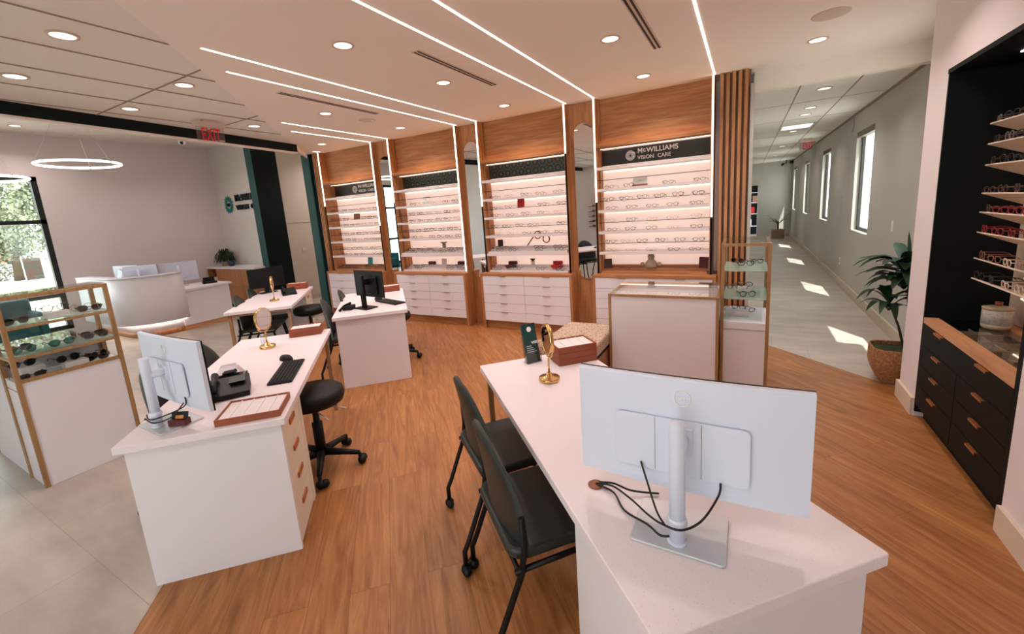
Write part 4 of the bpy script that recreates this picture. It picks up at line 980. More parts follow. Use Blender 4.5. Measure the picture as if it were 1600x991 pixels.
cable('display_cable', [(gx+.012, gy-.004, ZD+.006), (gx+.07, gy-.03, ZD+.012), (gx+.12, gy-.09, ZD+.006), (gx+.2, gy-.15, ZD+.03), (-.185, 1.05, ZD+.045), (-.16, 1.05, ZD+.05)], 'black cable from the grommet ending low at the pole of the large monitor')
cable('display_cable', [(-.26, 1.178, ZD+.17), (-.235, 1.15, ZD+.12), (-.2, 1.09, ZD+.085), (-.172, 1.06, ZD+.07)], 'black cable dropping from the left of the large monitor to its pole')
cable('display_cable', [(gx+.01, gy+.008, ZD+.008), (gx+.06, gy+.005, ZD+.02), (gx+.12, gy-.0, ZD+.014), (gx+.2, gy+.03, ZD+.006)], 'black cable running right from the grommet beneath the large monitor')
cable('power_cable', [(-2.56, .80, ZD+.07), (-2.5, .79, ZD+.06), (-2.44, .83, ZD+.075), (-2.40, .90, ZD+.1), (-2.39, .905, ZD+.15)], 'black cable bundle looping at the left foreground monitor stand')
cable('display_cable', [(-2.56, .79, ZD+.055), (-2.49, .80, ZD+.04), (-2.43, .85, ZD+.06), (-2.39, .895, ZD+.12)], 'black cable lower in the bundle at the left foreground monitor')
def black_monitor(loc, rz, label, w=.54, h=.32, zb=.10, off=.09):
    t = thing('desktop_monitor', label, 'monitor', loc, rz)
    MB().prism(rrect(-.11, .11, -.07, .09, .01, 3), 0, .01).build('stand_base', M['black'], t, bev=.002)
    MB().box(-.03, .03, -.02, .01, .01, zb+h*.85).build('stand_pole', M['black'], t, bev=.004); MB().box(-.03, .03, .01, off-.02, zb+h*.5, zb+h*.5+.06).build('mount_arm', M['black'], t)
    sh = MB().rbox(-w/2, w/2, off-.022, off, 0, 1, .004).build('x', M['black'], t); bpy.data.objects.remove(sh)
    sh = MB().box(-w/2, w/2, off-.012, off, zb, zb+h).box(-w*.32, w*.32, off-.03, off-.012, zb+.04, zb+h-.06).build('back_shell', M['black'], t, bev=.004)
    MB().box(-w/2+.006, w/2-.006, off, off+.002, zb+.012, zb+h-.006).build('screen', M['screen'], t)
    MB().box(-.02, .02, off-.0315, off-.03, zb+h-.1, zb+h-.085).build('emblem', M['silver2'], sh)
    return t
black_monitor((-3.60, 3.13, ZD), -.12, 'black monitor seen from behind on the desk before the second display bay', .50, .29, .11)
black_monitor((-6.10, 3.56, ZD), -PI/2-.12, 'black monitor on the farthest back desk', .50, .28, .085, -.0+.06)

# keyboards, mice
def keyboard(e, d, ang, label, scale=1):
    x, y = ED(e, d); t = thing('keyboard', label, 'keyboard', (x, y, ZD), PI/4+ang)
    MB().prism(rrect(-.07, .07, -.215, .215, .008, 3), 0, .012).build('body', M['black'], t, bev=.003)
    b = MB()
    for r in range(6):
        for c in range(20):
            if r == 0 and 5 < c < 12: continue
            yy = -.205+c*.0205; xx = -.06+r*.0205; b.box(xx, xx+.0165, yy, yy+.0165, .0125, .0165)
    b.box(-.06, -.0435, -.08, .04, .0125, .0165); b.build('keys', M['blackm'], t)
    return t
def mouse(e, d, ang, label):
    x, y = ED(e, d); t = thing('computer_mouse', label, 'mouse', (x, y, ZD), PI/4+ang)
    b = MB(); vs = []; fs = []; n = 16; m = 8
    for i in range(m+1):
        f = i/m*PI/2
        for k in range(n):
            a = 2*PI*k/n; vs.append((.034*math.cos(a)*math.cos(f)**.6, .062*math.sin(a)*math.cos(f)**.6, .036*math.sin(f)))
    for i in range(m):
        for k in range(n): fs.append((i*n+k, i*n+(k+1) % n, (i+1)*n+(k+1) % n, (i+1)*n+k))
    b.add(vs, fs, True).build('body', M['black'], t); MB().lathe([(.007, -.003), (.007, .003)], 12, Matrix.Translation((0, .026, .031)) @ Matrix.Rotation(PI/2, 4, 'Y')).build('scroll_wheel', M['blackm'], t)
keyboard(-.735, 2.935, 0, 'black keyboard on the left foreground desk'); mouse(-.80, 3.22, -2.36, 'black mouse beside the keyboard on the left foreground desk')
keyboard(-.07, 4.93, .55, 'black keyboard before the black monitor near the drawers')
mouse(-.20, 5.18, -2.36, 'black mouse at the end of the keyboard by the black monitor')
# label printer / desk phone group on desk 1
x, y = ED(-.985, 2.69)
t = thing('desk_phone', 'black desk telephone on the left foreground desk behind the monitor', 'telephone', (x, y, ZD), PI/4+.25)
MB().add([(-.1, -.1, 0), (.1, -.1, 0), (.1, .1, 0), (-.1, .1, 0), (-.1, -.1, .03), (.1, -.1, .03), (.1, .1, .075), (-.1, .1, .075)], [(0, 3, 2, 1), (4, 5, 6, 7), (0, 1, 5, 4), (1, 2, 6, 5), (2, 3, 7, 6), (3, 0, 4, 7)]).build('body', M['black'], t, bev=.004)
MB().tube([(-.07, -.09, .06), (-.07, 0, .085), (-.07, .09, .1)], [.02, .014, .02], 8).build('handset', M['blackm'], t)
MB().box(.0, .08, -.0, .07, .062, .07, Matrix.Rotation(.2, 4, 'X')).build('display', M['screen'], t)
x, y = ED(-1.05, 2.905)
t = thing('pupil_gauge_box', 'clear-lidded black instrument case on the left foreground desk', 'instrument case', (x, y, ZD), PI/4+.2)
MB().rbox(-.09, .09, -.07, .07, 0, .035, .008).build('tray', M['black'], t); MB().tube([(-.05, -.03, .045), (.03, .04, .06)], .012, 8).tube([(-.04, .04, .05), (.05, -.03, .055)], .008, 8).box(-.03, .03, -.03, .03, .035, .07).build('instrument', M['blackm'], t)
MB().add([(-.08, -.06, .036), (.08, -.06, .036), (.08, .06, .036), (-.08, .06, .036), (-.04, -.03, .11), (.04, -.03, .11), (.04, .03, .11), (-.04, .03, .11)], [(4, 5, 6, 7), (0, 1, 5, 4), (1, 2, 6, 5), (2, 3, 7, 6), (3, 0, 4, 7)]).build('lid', M['acry'], t)
x, y = ED(-1.06, 2.46)
t = thing('card_holder', 'red-black card holder beside the left foreground monitor stand', 'card holder', (-2.425, .875, ZD+.009), .5)
MB().rbox(-.045, .045, -.02, .02, 0, .03, .006).build('base', M['maroon'], t); MB().box(-.04, .04, -.008, -.002, .012, .062, Matrix.Rotation(-.35, 4, 'X')).build('card', M['black'], t); MB().box(-.02, .02, -.0085, -.0081, .02, .045, Matrix.Rotation(-.35, 4, 'X')).build('printed_patch', M['copper'], t)
t = thing('soap_bottle', 'clear small bottle behind the brass mirror of the left foreground desk', 'bottle', (*ED(-1.06, 3.70), ZD)); MB().lathe([(.018, 0), (.02, .01), (.02, .07), (.008, .085)], 16).build('body', M['acry'], t); MB().lathe([(.009, .0851), (.009, .1)], 12).build('cap', M['paper'], t)
t = thing('desk_phone', 'black phone and hub beside the stand of the black monitor', 'telephone', (*ED(-.50, 4.80), ZD), PI/4-.3)
MB().rbox(-.05, .05, -.06, .06, 0, .045, .006).build('body', M['black'], t, bev=.004); MB().tube([(-.06, -.11, .012), (-.04, -.03, .05), (-.0, .05, .06)], [.014, .01, .014], 8).build('handset', M['blackm'], t)
t = thing('desk_phone', 'black telephone on the farthest back desk', 'telephone', (*ED(-1.42, 6.42), ZD), PI/4+.3)
MB().add([(-.09, -.1, 0), (.09, -.1, 0), (.09, .1, 0), (-.09, .1, 0), (-.09, -.1, .02), (.09, -.1, .02), (.09, .1, .08), (-.09, .1, .08)], [(0, 3, 2, 1), (4, 5, 6, 7), (0, 1, 5, 4), (1, 2, 6, 5), (2, 3, 7, 6), (3, 0, 4, 7)]).build('body', M['black'], t, bev=.004)
MB().tube([(-.06, -.08, .05), (-.06, .09, .1)], .015, 8).build('handset', M['blackm'], t)

# sienna trays
def tray(e0, e1, d0, d1, h, label, lift=0, rz=0, divs=3, scalez=1):
    w, l = e1-e0, d1-d0; x, y = ED((e0+e1)/2, (d0+d1)/2); t = thing('eyewear_tray', label, 'tray', (x, y, ZD+lift), PI/4+rz)
    w2, l2 = w/2, l/2; q = .007
    b = MB().box(-w2, w2, -l2, -l2+q, 0, h).box(-w2, w2, l2-q, l2, 0, h).box(-w2, -w2+q, -l2+q, l2-q, 0, h).box(w2-q, w2, -l2+q, l2-q, 0, h).box(-w2+q, w2-q, -l2+q, l2-q, 0, .004)
    b.build('box', M['leather'], t, bev=.001)
    MB().box(-w2+q+.001, w2-q-.001, -l2+q+.001, l2-q-.001, .0045, h-.008).build('liner', M['insert'], t)
    L = w if w > l else l
    for k in range(1, divs+1):
        f = -L/2+L*k/(divs+1)
        (MB().box(f-.002, f+.002, -l2+q+.002, l2-q-.002, h-.008, h-.003) if w > l else MB().box(-w2+q+.002, w2-q-.002, f-.002, f+.002, h-.008, h-.003)).build('divider', M['paper'], t)
    return t
tray(-.915, -.625, 2.238, 2.475, .034, 'open sienna leather tray with white divided liner on the left foreground desk', divs=4)
for k in range(2): tray(-.905, -.655, 3.855, 4.01, .036, ['lower sienna leather tray at the far end of the left foreground desk', 'upper sienna leather tray with white liner, far end of the left foreground desk'][k], k*.0365)
for k in range(3): tray(.888, 1.138, 2.24, 2.425, .037, ['bottom tray of the sienna stack behind the brass mirror, right foreground desk', 'middle tray of the sienna stack behind the brass mirror, right foreground desk', 'top tray with white liner of the sienna stack, right foreground desk'][k], k*.0375)
tray(-.195, .06, 5.66, 5.82, .075, 'sienna leather tray box at the far end of the desk with the black monitor')
tray(-1.53, -1.26, 6.83, 6.97, .09, 'sienna leather tray box at the far end of the farthest desk')

# vanity mirrors
def vanity_mirror(e, d, face, label, R=.088, hz=.235):
    x, y = ED(e, d); t = thing('vanity_mirror', label, 'mirror', (x, y, ZD), face, 'brass table mirrors')
    MB().lathe([(.056, 0), (.058, .004), (.058, .018), (.054, .021), (.02, .028), (.011, .045), (1e-6, .046)], 36).build('base', M['brass'], t)
    MB().tube([(0, 0, .04), (0, 0, hz-R-.02)], .0058, 10).build('stem', M['brass'], t)
    arc = [(0 + (R+.012)*math.cos(a), 0, hz+(R+.012)*math.sin(a)) for a in [-PI/2+(k-8)*.105 for k in range(17)]]
    MB().tube(arc, .0045, 8).build('yoke', M['brass'], t)
    T = Matrix.Translation((0, 0, hz)) @ Matrix.Rotation(RX, 4, 'X')
    MB().lathe([(R-.006, -.012), (R, -.009), (R, .009), (R-.006, .012), (R-.008, .008), (R-.008, -.008), (R-.006, -.012)], 40, T).build('rim', M['brass'], t)
    MB().lathe([(R-.007, .0085), (R-.007, .0095)], 40, T, 0, False).build('mirror_glass', M['mirror'], t); MB().lathe([(R-.007, -.0085), (R-.007, -.0095)], 40, T, 0, False).build('mirror_glass', M['mirror'], t)
vanity_mirror(-1.02, 3.64, 1.94, 'round brass table mirror facing the camera on the left foreground desk')
vanity_mirror(.762, 2.078, -.86, 'round brass table mirror turned edge-on on the right foreground desk')
vanity_mirror(-1.50, 5.965, 2.5, 'round brass table mirror seen edge-on on the farthest back desk')
# brochure holder
t = thing('brochure_holder', 'clear acrylic holder with a dark teal brochure on the right foreground desk', 'brochure holder', (-1.12, 2.22, ZD), .95)
T = Matrix.Rotation(-.25, 4, 'X')
MB().box(-.052, .052, -.002, .002, 0, .07, T).box(-.052, .052, .03, .033, 0, .17, T).box(-.052, -.049, 0, .03, 0, .075, T).box(.049, .052, 0, .03, 0, .075, T).box(-.052, .052, -.0, .06, 0, .003).build('holder', M['acry'], t)
br = MB().box(-.046, .046, .008, .026, .004, .245, T).build('brochure', M['brochure'], t)
text('VISION', .022, M['wtext'], 'lettering', br, (-.035, -.0-.035, .14), (RX-.25, 0, 0), .0004); 
for k in range(4): MB().box(-.036, .03-.01*k, .0068, .0078, .07+.012*k, .0725+.012*k, T).build('printed_line', M['wtext'], br)
MB().lathe([(1e-6, 0), (.016, 0), (.016, .001), (1e-6, .001)], 18, T @ Matrix.Translation((0, .0075, .21)) @ Matrix.Rotation(RX, 4, 'X')).build('emblem', M['wtext'], br)

# ------------------------------------------------------------------ reception
t = thing('reception_desk', 'curved white reception desk with glowing toe and oak plinth', 'reception desk', (0, 0, 0))
def curve(xr, yt, r, xend):
    pts = [(xr, 3.55)]
    for k in range(13):
        a = -PI/2*k/12; pts.append((xr-r+r*math.cos(a), yt+r+r*math.sin(a)))
    pts.append((xend, yt)); return pts
def shell(pts, th, z0, z1):
    outer = pts; inner = []
    n = len(pts)
    for i, p in enumerate(pts):
        a = Vector(pts[max(i-1, 0)]); c = Vector(pts[min(i+1, n-1)]); d = (c-a).normalized(); nrm = Vector((d.y, -d.x)); q = Vector(p)+nrm*th; inner.append((q.x, q.y))
    b = MB(); vs = [(x, y, z) for z in (z0, z1) for (x, y) in outer]+[(x, y, z) for z in (z0, z1) for (x, y) in inner]; fs = []
    for i in range(n-1):
        fs += [(i, i+1, n+i+1, n+i), (2*n+i, 3*n+i, 3*n+i+1, 2*n+i+1), (n+i, n+i+1, 3*n+i+1, 3*n+i), (i, 2*n+i, 2*n+i+1, i+1)]
    fs += [(0, n, 3*n, 2*n), (n-1, 3*n-1, 4*n-1, 2*n-1)]
    b.add(vs, fs, True); return b
C1 = curve(-8.5, 2.74, .62, -10.45)
o = shell(C1, .055, .25, 1.036).build('curved_front', M['lamin'], t)
shell(curve(-8.515, 2.755, .6, -10.44), .16, 1.018, 1.035)
o = shell(curve(-8.49, 2.73, .63, -10.46), .2, 1.0365, 1.048).build('counter_ledge', M['lamin'], t)
shell(curve(-8.6, 2.84, .55, -10.4), .03, .235, .25).build('toe_light', M['deskglow'], t)
shell(curve(-8.66, 2.9, .5, -10.4), .04, .09, .25).build('recessed_base', M['lamin'], t)
shell(curve(-8.655, 2.895, .5, -10.4), .03, .0, .09).build('plinth', M['oakx'], t)
MB().box(-8.72, -8.62, 3.5, 4.32, .09, .7).build('side_front', M['lamin'], t); MB().box(-8.7, -8.63, 3.5, 4.3, .0, .09).build('plinth', M['oaky'], t)
MB().box(-9.35, -8.56, 3.5, 4.36, .70, .735).build('side_top', M['lamin'], t, bev=.003); MB().box(-9.3, -9.27, 3.5, 4.3, 0, .7).build('leg_panel', M['lamin'], t)
MB().box(-10.3, -9.0, 3.05, 3.5, .70, .735).build('work_surface', M['lamin'], t); MB().box(-10.3, -10.27, 3.05, 3.5, 0, .7).build('leg_panel', M['lamin'], t)
def rec_monitor(x, y, rz, label, w=.54, h=.32, z=.735, zb=.12):
    t = thing('desktop_monitor', label, 'monitor', (x, y, z), rz)
    MB().prism(rrect(-.11, .11, -.06, .1, .01, 3), .0008, .009).build('stand_base', M['silver2'], t); MB().cyl(0, 0, .009, zb+h*.8, .018).build('stand_pole', M['silver'], t)
    MB().box(-w/2, w/2, .04, .055, zb, zb+h).box(-w*.3, w*.3, .03, .04, zb+.06, zb+h-.08).build('back_shell', M['silver'], t, bev=.003); MB().box(-w/2, w/2, .0555, .06, zb, zb+h).build('screen', M['screen'], t)
    MB().tube([(0, .01, zb+h*.5), (0, .035, zb+h*.5)], .02, 8).build('mount_arm', M['silver'], t)
rec_monitor(-9.15, 3.78, PI/2-.25, 'white-backed monitor at the open right end of the reception desk', .60, .36, .735, .09)
rec_monitor(-9.3, 3.25, PI/2-.9, 'white-backed monitor in the middle behind the curved reception counter', .54, .33, .735, .13)
rec_monitor(-9.85, 3.22, .3, 'white-backed monitor at the left behind the curved reception counter', .56, .33, .735, .13)
rp = thing('desk_phone', 'black telephone with raised screen on the low reception desk', 'telephone', (-8.9, 4.14, .735), PI/2-.3)
MB().rbox(-.11, .11, -.09, .09, .0008, .03, .01).build('body', M['black'], rp); MB().box(-.09, .09, -.0, .012, .02, .13, Matrix.Rotation(-.6, 4, 'X')).build('display', M['screen'], rp); MB().tube([(-.09, -.07, .04), (-.09, .08, .05)], .018, 8).build('handset', M['blackm'], rp)
bh = thing('brochure_stand', 'small clear stand of leaflets on the curved reception counter', 'leaflet stand', (-8.95, 2.86, 1.0485), .3)
MB().box(-.05, .05, 0, .003, 0, .14, Matrix.Rotation(-.3, 4, 'X')).box(-.05, .05, -.02, .05, 0, .003).build('holder', M['acry'], bh); MB().box(-.045, .045, .004, .009, .003, .16, Matrix.Rotation(-.3, 4, 'X')).build('leaflet', M['paper'], bh)
# credenza
t = thing('credenza', 'oak credenza with white top against the logo wall', 'credenza', (-10.76, 4.98, 0)); CW = 1.9
MB().box(0, CW, 0, .5, .865, .9).build('top', M['lamin'], t)
MB().box(.02, .045, .02, .5, .1, .865).build('side_panel', M['oak'], t); MB().box(CW-.045, CW-.02, .02, .5, .1, .865).build('side_panel', M['oak'], t)
MB().box(.045, CW-.045, .47, .49, .1, .865).box(.045, CW-.045, .04, .47, .08, .1).box(.37, .39, .03, .47, .1, .865).build('carcass', M['oak'], t); MB().box(.04, CW-.04, .06, .48, 0, .08).build('plinth', M['darks'], t)
MB().box(.045, .37, .04, .47, .5, .52).build('shelf', M['oakx'], t)
for k in range(3):
    for (z0, z1) in ((.11, .47), (.475, .86)):
        a = .392+k*.487; MB().box(a, a+.483, .012, .03, z0, z1).build('door', M['oak'], t)
tag(B(-10.68, -10.45, 5.06, 5.34, .521, .66).build('white_printer', M['paper'], bev=.01), 'white box-shaped printer inside the open end of the oak credenza', 'printer')
gp = thing('spider_plant', 'bushy arching-leaved potted plant on the credenza', 'plant', (-10.42, 5.25, .9005))
MB().lathe([(.07, 0), (.09, .1), (.085, .1), (.08, .085), (1e-6, .085)], 20).build('pot', M['jard'], gp)
b = MB(); r = random.Random(5)
for k in range(150):
    a = r.uniform(0, 2*PI); L = r.uniform(.12, .24); u = r.uniform(.08, .3); c, s = math.cos(a), math.sin(a)
    pts = [(c*.02, s*.02, .08), (c*L*.45, s*L*.45, .1+u), (c*L*.85, s*L*.85, .06+u*.75), (c*L, s*L, .02+u*.3)]
    b.tube(pts, [.005, .006, .005, .001], 4, flat=.3)
b.build('foliage', M['leaf2'], gp)
sp = thing('snake_plant', 'small upright plant in a dark blue pot on the credenza', 'plant', (-10.08, 5.2, .9005))
MB().lathe([(.045, 0), (.07, .04), (.07, .09), (.05, .12), (.045, .12), (.045, .1), (1e-6, .1)], 20).build('pot', M['bluepot'], sp)
b = MB()
for k in range(7):
    a = k*.9; c, s = math.cos(a), math.sin(a); b.tube([(c*.015, s*.015, .1), (c*.04, s*.04, .22), (c*.075, s*.075, .34)], [.01, .014, .002], 5, flat=.3)
b.build('leaves', M['leaf'], sp)
# logo on reception wall
t = thing('wall_logo', 'teal sunburst emblem with dark company lettering on the reception wall', 'wall sign', (-10.3, 5.5, 2.26))
e = MB()
for k in range(16):
    a = 2*PI*k/16; a2 = a+PI/16
    T = Matrix.Rotation(RX, 4, 'X')
    for (an, r0, r1, hw) in ((a, .1, .2, .16), (a2, .09, .165, .13)):
        e.prism([(r0*math.cos(an-hw), r0*math.sin(an-hw)), (r1*math.cos(an), r1*math.sin(an)), (r0*math.cos(an+hw), r0*math.sin(an+hw))], .01, .025, T)
e.tube([(.1*math.cos(2*PI*k/32), -.02, .1*math.sin(2*PI*k/32)) for k in range(32)], .012, 6, True)
e.build('emblem', M['tealtext'], t); MB().ball((0, -.02, 0), .04, 16).build('pupil', M['dtext'], t)
text('McWILLIAMS', .2, M['dtext'], 'lettering', t, (.3, -.02, .06), (RX, 0, 0), .018); text('VISION', .15, M['dtext'], 'lettering', t, (.3, -.02, -.13), (RX, 0, 0), .018); text('CARE', .15, M['dtext'], 'lettering', t, (.87, -.02, -.13), (RX, 0, 0), .018)
t = thing('light_switch', 'double white light switch plate on the greige passage wall', 'light switch', (-8.72, 6.09, 1.16))
MB().box(.0, .006, -.06, .06, -.06, .06).build('plate', M['beige'], t, bev=.001); 
for s in (-.025, .025): MB().box(.006, .011, s-.012, s+.012, -.03, .03).build('rocker', M['paper'], t)
t = thing('light_switch', 'white light switch on the hall wall behind the tall plant', 'light switch', (1.45, 6.35, 1.22)); MB().box(-.006, 0, -.035, .035, -.06, .06).build('plate', M['paper'], t, bev=.001); MB().box(-.01, -.006, -.012, .012, -.03, .03).build('rocker', M['paper'], t)
t = thing('wall_outlet', 'white power outlet low on the hall wall before the first window', 'outlet', (1.45, 9.3, .42)); MB().box(-.006, 0, -.035, .035, -.06, .06).build('plate', M['paper'], t); MB().box(-.009, -.006, -.015, .015, -.03, .03).build('socket', M['wallw'], t)
# ring pendants
def pendant(cx, cy, z, label, tilt=0):
    t = thing('ring_pendant', label, 'pendant light', (cx, cy, z), 0, 'ring pendants'); R = .425
    MB().tube([(R*math.cos(2*PI*k/64), R*math.sin(2*PI*k/64), 0) for k in range(64)], .015, 8, True).build('light_ring', M['ring'], t)
    for a in (.5, 2.6, 4.7):
        x, y = R*math.cos(a), R*math.sin(a); MB().box(x-.012, x+.012, y-.012, y+.012, -.02, .02).build('clip', M['brass'], t)
        MB().tube([(x, y, .015), (x*.08, y*.08, HZ-z-.02)], .0022, 4).build('suspension_wire', M['silver2'], t)
    MB().lathe([(.06, HZ-z-.03), (.06, HZ-z)], 20).build('canopy', M['paper'], t)
pendant(-7.94, 2.40, 2.72, 'glowing ring pendant hanging before the reception wall, fully in view')
pendant(-8.12, 1.5, 2.52, 'glowing ring pendant cut by the left edge of the photo')
# teal armchairs by the window
def armchair(x, y, rz, label):
    t = thing('armchair', label, 'armchair', (x, y, 0), rz, 'teal armchairs')
    MB().rbox(-.28, .28, -.28, .3, .2, .44, .04).build('seat', M['tealf'], t, bev=.02); MB().rbox(-.36, .36, -.4, -.28, .12, .8, .05).build('backrest', M['tealf'], t, bev=.02)
    for s in (-1, 1): MB().rbox(min(s*.28, s*.38), max(s*.28, s*.38), -.32, .3, .12, .6, .03).build('armrest', M['tealf'], t, bev=.02)
    for sx in (-.3, .3):
        for sy in (-.32, .25): MB().cyl(sx, sy, 0, .12, .018, 10).build('leg', M['black'], t)
armchair(-10.2, 1.78, -PI/2, 'teal armchair by the left window, behind the tower case'); armchair(-10.2, .75, -PI/2, 'teal armchair by the left window nearer the camera'); armchair(-10.1, -.75, -PI/2, 'teal armchair by the second window, seen in a capsule mirror')
# items on the wall behind the camera that the mirrors show
for k in range(5):
    t = thing('ledge_shelf', 'small wooden wall ledge with sunglasses, %s from the top, seen in the right capsule mirror' % ORD[k], 'shelf', (-4.55, YB, 1.62-k*.17)); MB().box(-.2, .2, 0, .1, 0, .02).build('board', M['twood'], t)
    eyewear(-4.55, YB+.06, 1.6405-k*.17, PI, 0, 'soft', 'lensd', 'black sunglasses on the mirrored wall ledge, %s from the top' % ORD[k], 'sunglasses on the mirrored ledges')
t = thing('capsule_mirror', 'dark framed arched mirror on the wall behind the camera', 'mirror', (-3.7, YB+.004, 0), PI)
pts = [(.3*math.cos(a), 1.75+.3*math.sin(a)) for a in [PI*q/20 for q in range(21)]]+[(.3*math.cos(a), .9+.3*math.sin(a)) for a in [PI+PI*q/20 for q in range(21)]]
MB().prism(pts, .0, .012, Matrix.Rotation(RX, 4, 'X')).build('mirror_glass', M['mirror'], t); MB().tube([(p[0], -.012, p[1]) for p in pts], .012, 6, True).build('frame', M['black'], t)

# ------------------------------------------------------------------ plants
def leaf(b, base, tip, width, droop, up=(0, 0, 1)):
    P0 = Vector(base); P1 = Vector(tip); d = P1-P0; side = d.cross(Vector(up)); side = side.normalized() if side.length > 1e-4 else Vector((1, 0, 0))
    n = 7; L = []; R = []; C = []
    for k in range(n+1):
        u = k/n; c = P0+d*u+Vector((0, 0, droop*(math.sin(PI*u*.8)*.6-u*u))); w = width*(math.sin(PI*min(1, u*.92+.04))**.8)*(1-u*.25)
        if k == n: w = .0005
        C.append(c-Vector((0, 0, w*.25))); L.append(c-side*w); R.append(c+side*w)
    vs = L+C+R; m = n+1; fs = []
    for k in range(n): fs += [(k, k+1, m+k+1, m+k), (m+k, m+k+1, 2*m+k+1, 2*m+k)]
    b.add(vs, fs, True)
t = thing('potted_plant', 'tall dark-leaved plant in a woven basket beside the niche wall', 'plant', (1.17, 4.64, 0))
b = MB()
for k in range(26):
    z = .012+k*.0118; u = k/25; r = .12+.065*math.sin(min(1, u*1.5)*PI/2)-.01*max(0, u-.8)
    q = rrect(-r, r, -r*.9, r*.9, r*.55, 6); b.tube([(p[0], p[1], z) for p in q], .008, 6, True)
b.prism(rrect(-.115, .115, -.1, .1, .05, 5), 0, .012); b.build('basket', M['basket'], t)
b = MB()
for k in range(30):
    r = random.Random(k); a = r.uniform(0, 2*PI); z = r.uniform(.04, .3); rad = .187*.99
    b.tube([(rad*math.cos(a), rad*.93*math.sin(a), z), (rad*math.cos(a+.25), rad*.93*math.sin(a+.25), z)], .0045, 4)
b.build('pale_weave', M['jard'], t)
MB().prism(rrect(-.165, .165, -.15, .15, .08, 6), .25, .285).build('moss', M['soil'], t, bev=.01)
stem = [(.05, 0, .28), (.045, .0, .55), (.03, .01, .8), (.02, .0, 1.08)]
MB().tube(stem, [.014, .012, .01, .006], 8).tube([(.03, -.01, .3), (-.02, -.02, .5), (-.08, -.03, .66), (-.1, -.03, .72)], [.01, .009, .007, .004], 8).tube([(.045, 0, .5), (.09, .03, .66), (.13, .05, .75)], [.008, .006, .004], 8).build('stems', M['stem'], t)
def crown(center, n, L, seed, drop, wid=.03, spread=(0, 2*PI), up0=.1):
    r = random.Random(seed)
    for k in range(n):
        a = spread[0]+(spread[1]-spread[0])*(k+r.random()*.6)/n; el = r.uniform(-.15, .55)+up0; l = L*r.uniform(.7, 1.1)
        c = Vector(center)+Vector((0, 0, r.uniform(-.06, .06)))
        tip = c+Vector((math.cos(a)*math.cos(el)*l, math.sin(a)*math.cos(el)*l, math.sin(el)*l)); tip.x = min(tip.x, .235); b = MB(); leaf(b, c, tip, wid*r.uniform(.8, 1.15), drop*r.uniform(.6, 1.3)); o = b.build('leaf', M['leaf'], t)
crown((-.01, 0, 1.0), 26, .33, 11, .10, .058); crown((.0, .01, .87), 18, .32, 12, .12, .055); crown((-.1, -.03, .68), 12, .25, 13, .14, .042); crown((.12, .04, .74), 9, .2, 14, .08, .04)
b = MB(); leaf(b, (.02, 0, 1.05), (.0, .02, 1.30), .014, 0, (0, 1, 0)); b.build('leaf', M['leaf'], t)
t = thing('potted_plant', 'small palm-like plant in a tan pot at the far end of the hall', 'plant', (1.0, 18.5, 0))
MB().prism(rrect(-.2, .2, -.2, .2, .04, 3), 0, .33).build('pot', M['terracotta'], t, bev=.01)
MB().tube([(0, 0, .33), (0, 0, .62)], .03, 8).build('stems', M['stem'], t)
for (x, y, z) in ((-.45, 0, .95), (.45, .1, 1.0), (-.3, -.2, .7), (.3, -.2, .75), (-.15, .1, .75), (-.4, .05, .82), (.35, 0, .8)):
    b = MB(); leaf(b, (0, 0, .5), (x, y, z), .05, .12); b.build('leaf', M['leaf'], t)

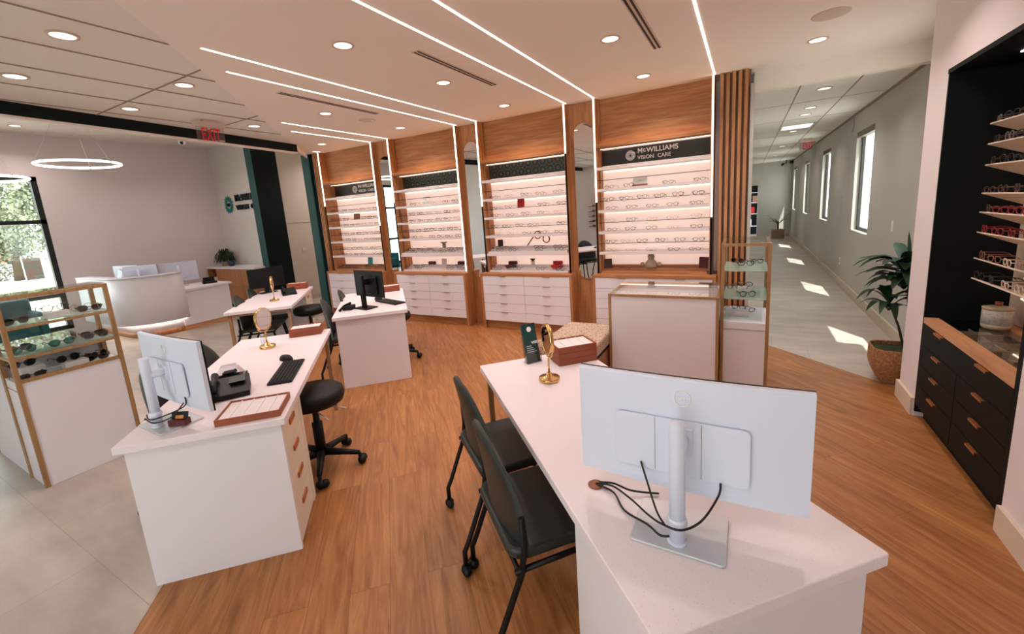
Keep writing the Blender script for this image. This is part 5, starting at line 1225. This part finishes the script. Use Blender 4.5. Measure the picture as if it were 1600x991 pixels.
# ------------------------------------------------------------------ outside
struct('ground', MB().box(-90, XW-.3, -60, 60, -.35, -.15), M['grass'])
struct('ground', MB().box(1.76, 60, -60, 60, -.35, -.15), M['road'])
struct('ground', MB().box(XW-.3, 1.76, -60, YB-.2, -.35, -.15), M['road'])
struct('path', MB().box(-16.5, XW-.3, -40, 40, -.15, -.12), M['road'])
struct('path', MB().box(-60, -30, -40, 40, -.15, -.13), M['road'])
def tree(x, y, h, r, seed, label):
    t = thing('tree', label, 'tree', (x, y, -.15), 0, 'trees outside the left windows')
    MB().tube([(0, 0, 0), (.1, .1, h*.25), (-.1, 0, h*.5)], [r*.05, r*.045, r*.03], 8).build('trunk', M['trunk'], t)
    rr = random.Random(seed); b = MB()
    blobs = [(Vector((rr.uniform(-.6, .6)*r, rr.uniform(-.75, .75)*r, h*.5+rr.uniform(-.3, .38)*h)), rr.uniform(.3, .5)*r) for _ in range(16)]
    for k in range(26000 if seed == 1 else 9000):
        c, br_ = rr.choice(blobs); v = Vector((rr.gauss(0, 1), rr.gauss(0, 1), rr.gauss(0, 1))).normalized()*br_*rr.uniform(.7, 1.02); p = c+v; s = rr.uniform(.05, .12)*(1 if seed == 1 else 1.6)
        u = Vector((rr.gauss(0, 1), rr.gauss(0, 1), rr.gauss(0, 1))).normalized(); w = u.cross(v).normalized()
        b.add([p-u*s, p+w*s*.6, p+u*s, p-w*s*.6], [(0, 1, 2, 3)])
    b.build('foliage', M['crown'], t)
tree(-33, 6.6, 6.8, 4.4, 1, 'round leafy tree seen directly through the left window'); tree(-38, -3.5, 6.5, 3.8, 2, 'leafy tree farther along outside the left windows'); tree(-30, -12, 8, 4, 4, 'leafy tree seen only in the leftmost capsule mirror'); tree(-44, 15, 6.5, 4, 6, 'tree farthest back outside')
t = thing('feather_banner', 'printed banner standing outside the left window', 'banner', (-29, 6.0, -.15), .1)
MB().box(-.02, .02, -.03, .0, 0, 1.3).build('pole', M['silver2'], t); MB().box(-.01, .01, .0, .6, .2, 1.2).build('cloth', M['banner'], t); MB().box(-.02, .02, .6, .63, 0, 1.3).build('pole', M['silver2'], t)
t = thing('brick_house', 'distant brick house at the edge of the left window', 'house', (-75, 10.4, -.15))
MB().box(-3, 3, -4, 4, 0, 2.6).build('wall', M['brick'], t); MB().add([(-3.4, -4.4, 2.6), (3.4, -4.4, 2.6), (3.4, 4.4, 2.6), (-3.4, 4.4, 2.6), (0, -4.4, 4), (0, 4.4, 4)], [(0, 1, 4), (1, 2, 5, 4), (2, 3, 5), (3, 0, 4, 5), (0, 3, 2, 1)]).build('roof', M['shade'], t)
b = MB()
for k in range(24): b.box(-36.03, -35.97, -30+k*2.5, -29.94+k*2.5, -.15, .75)
for z in (.2, .65): b.box(-36.02, -35.98, -30, 30, z, z+.04)
tag(b.build('rail_fence', M['jard']), 'long low fence across the lawn outside', 'fence')
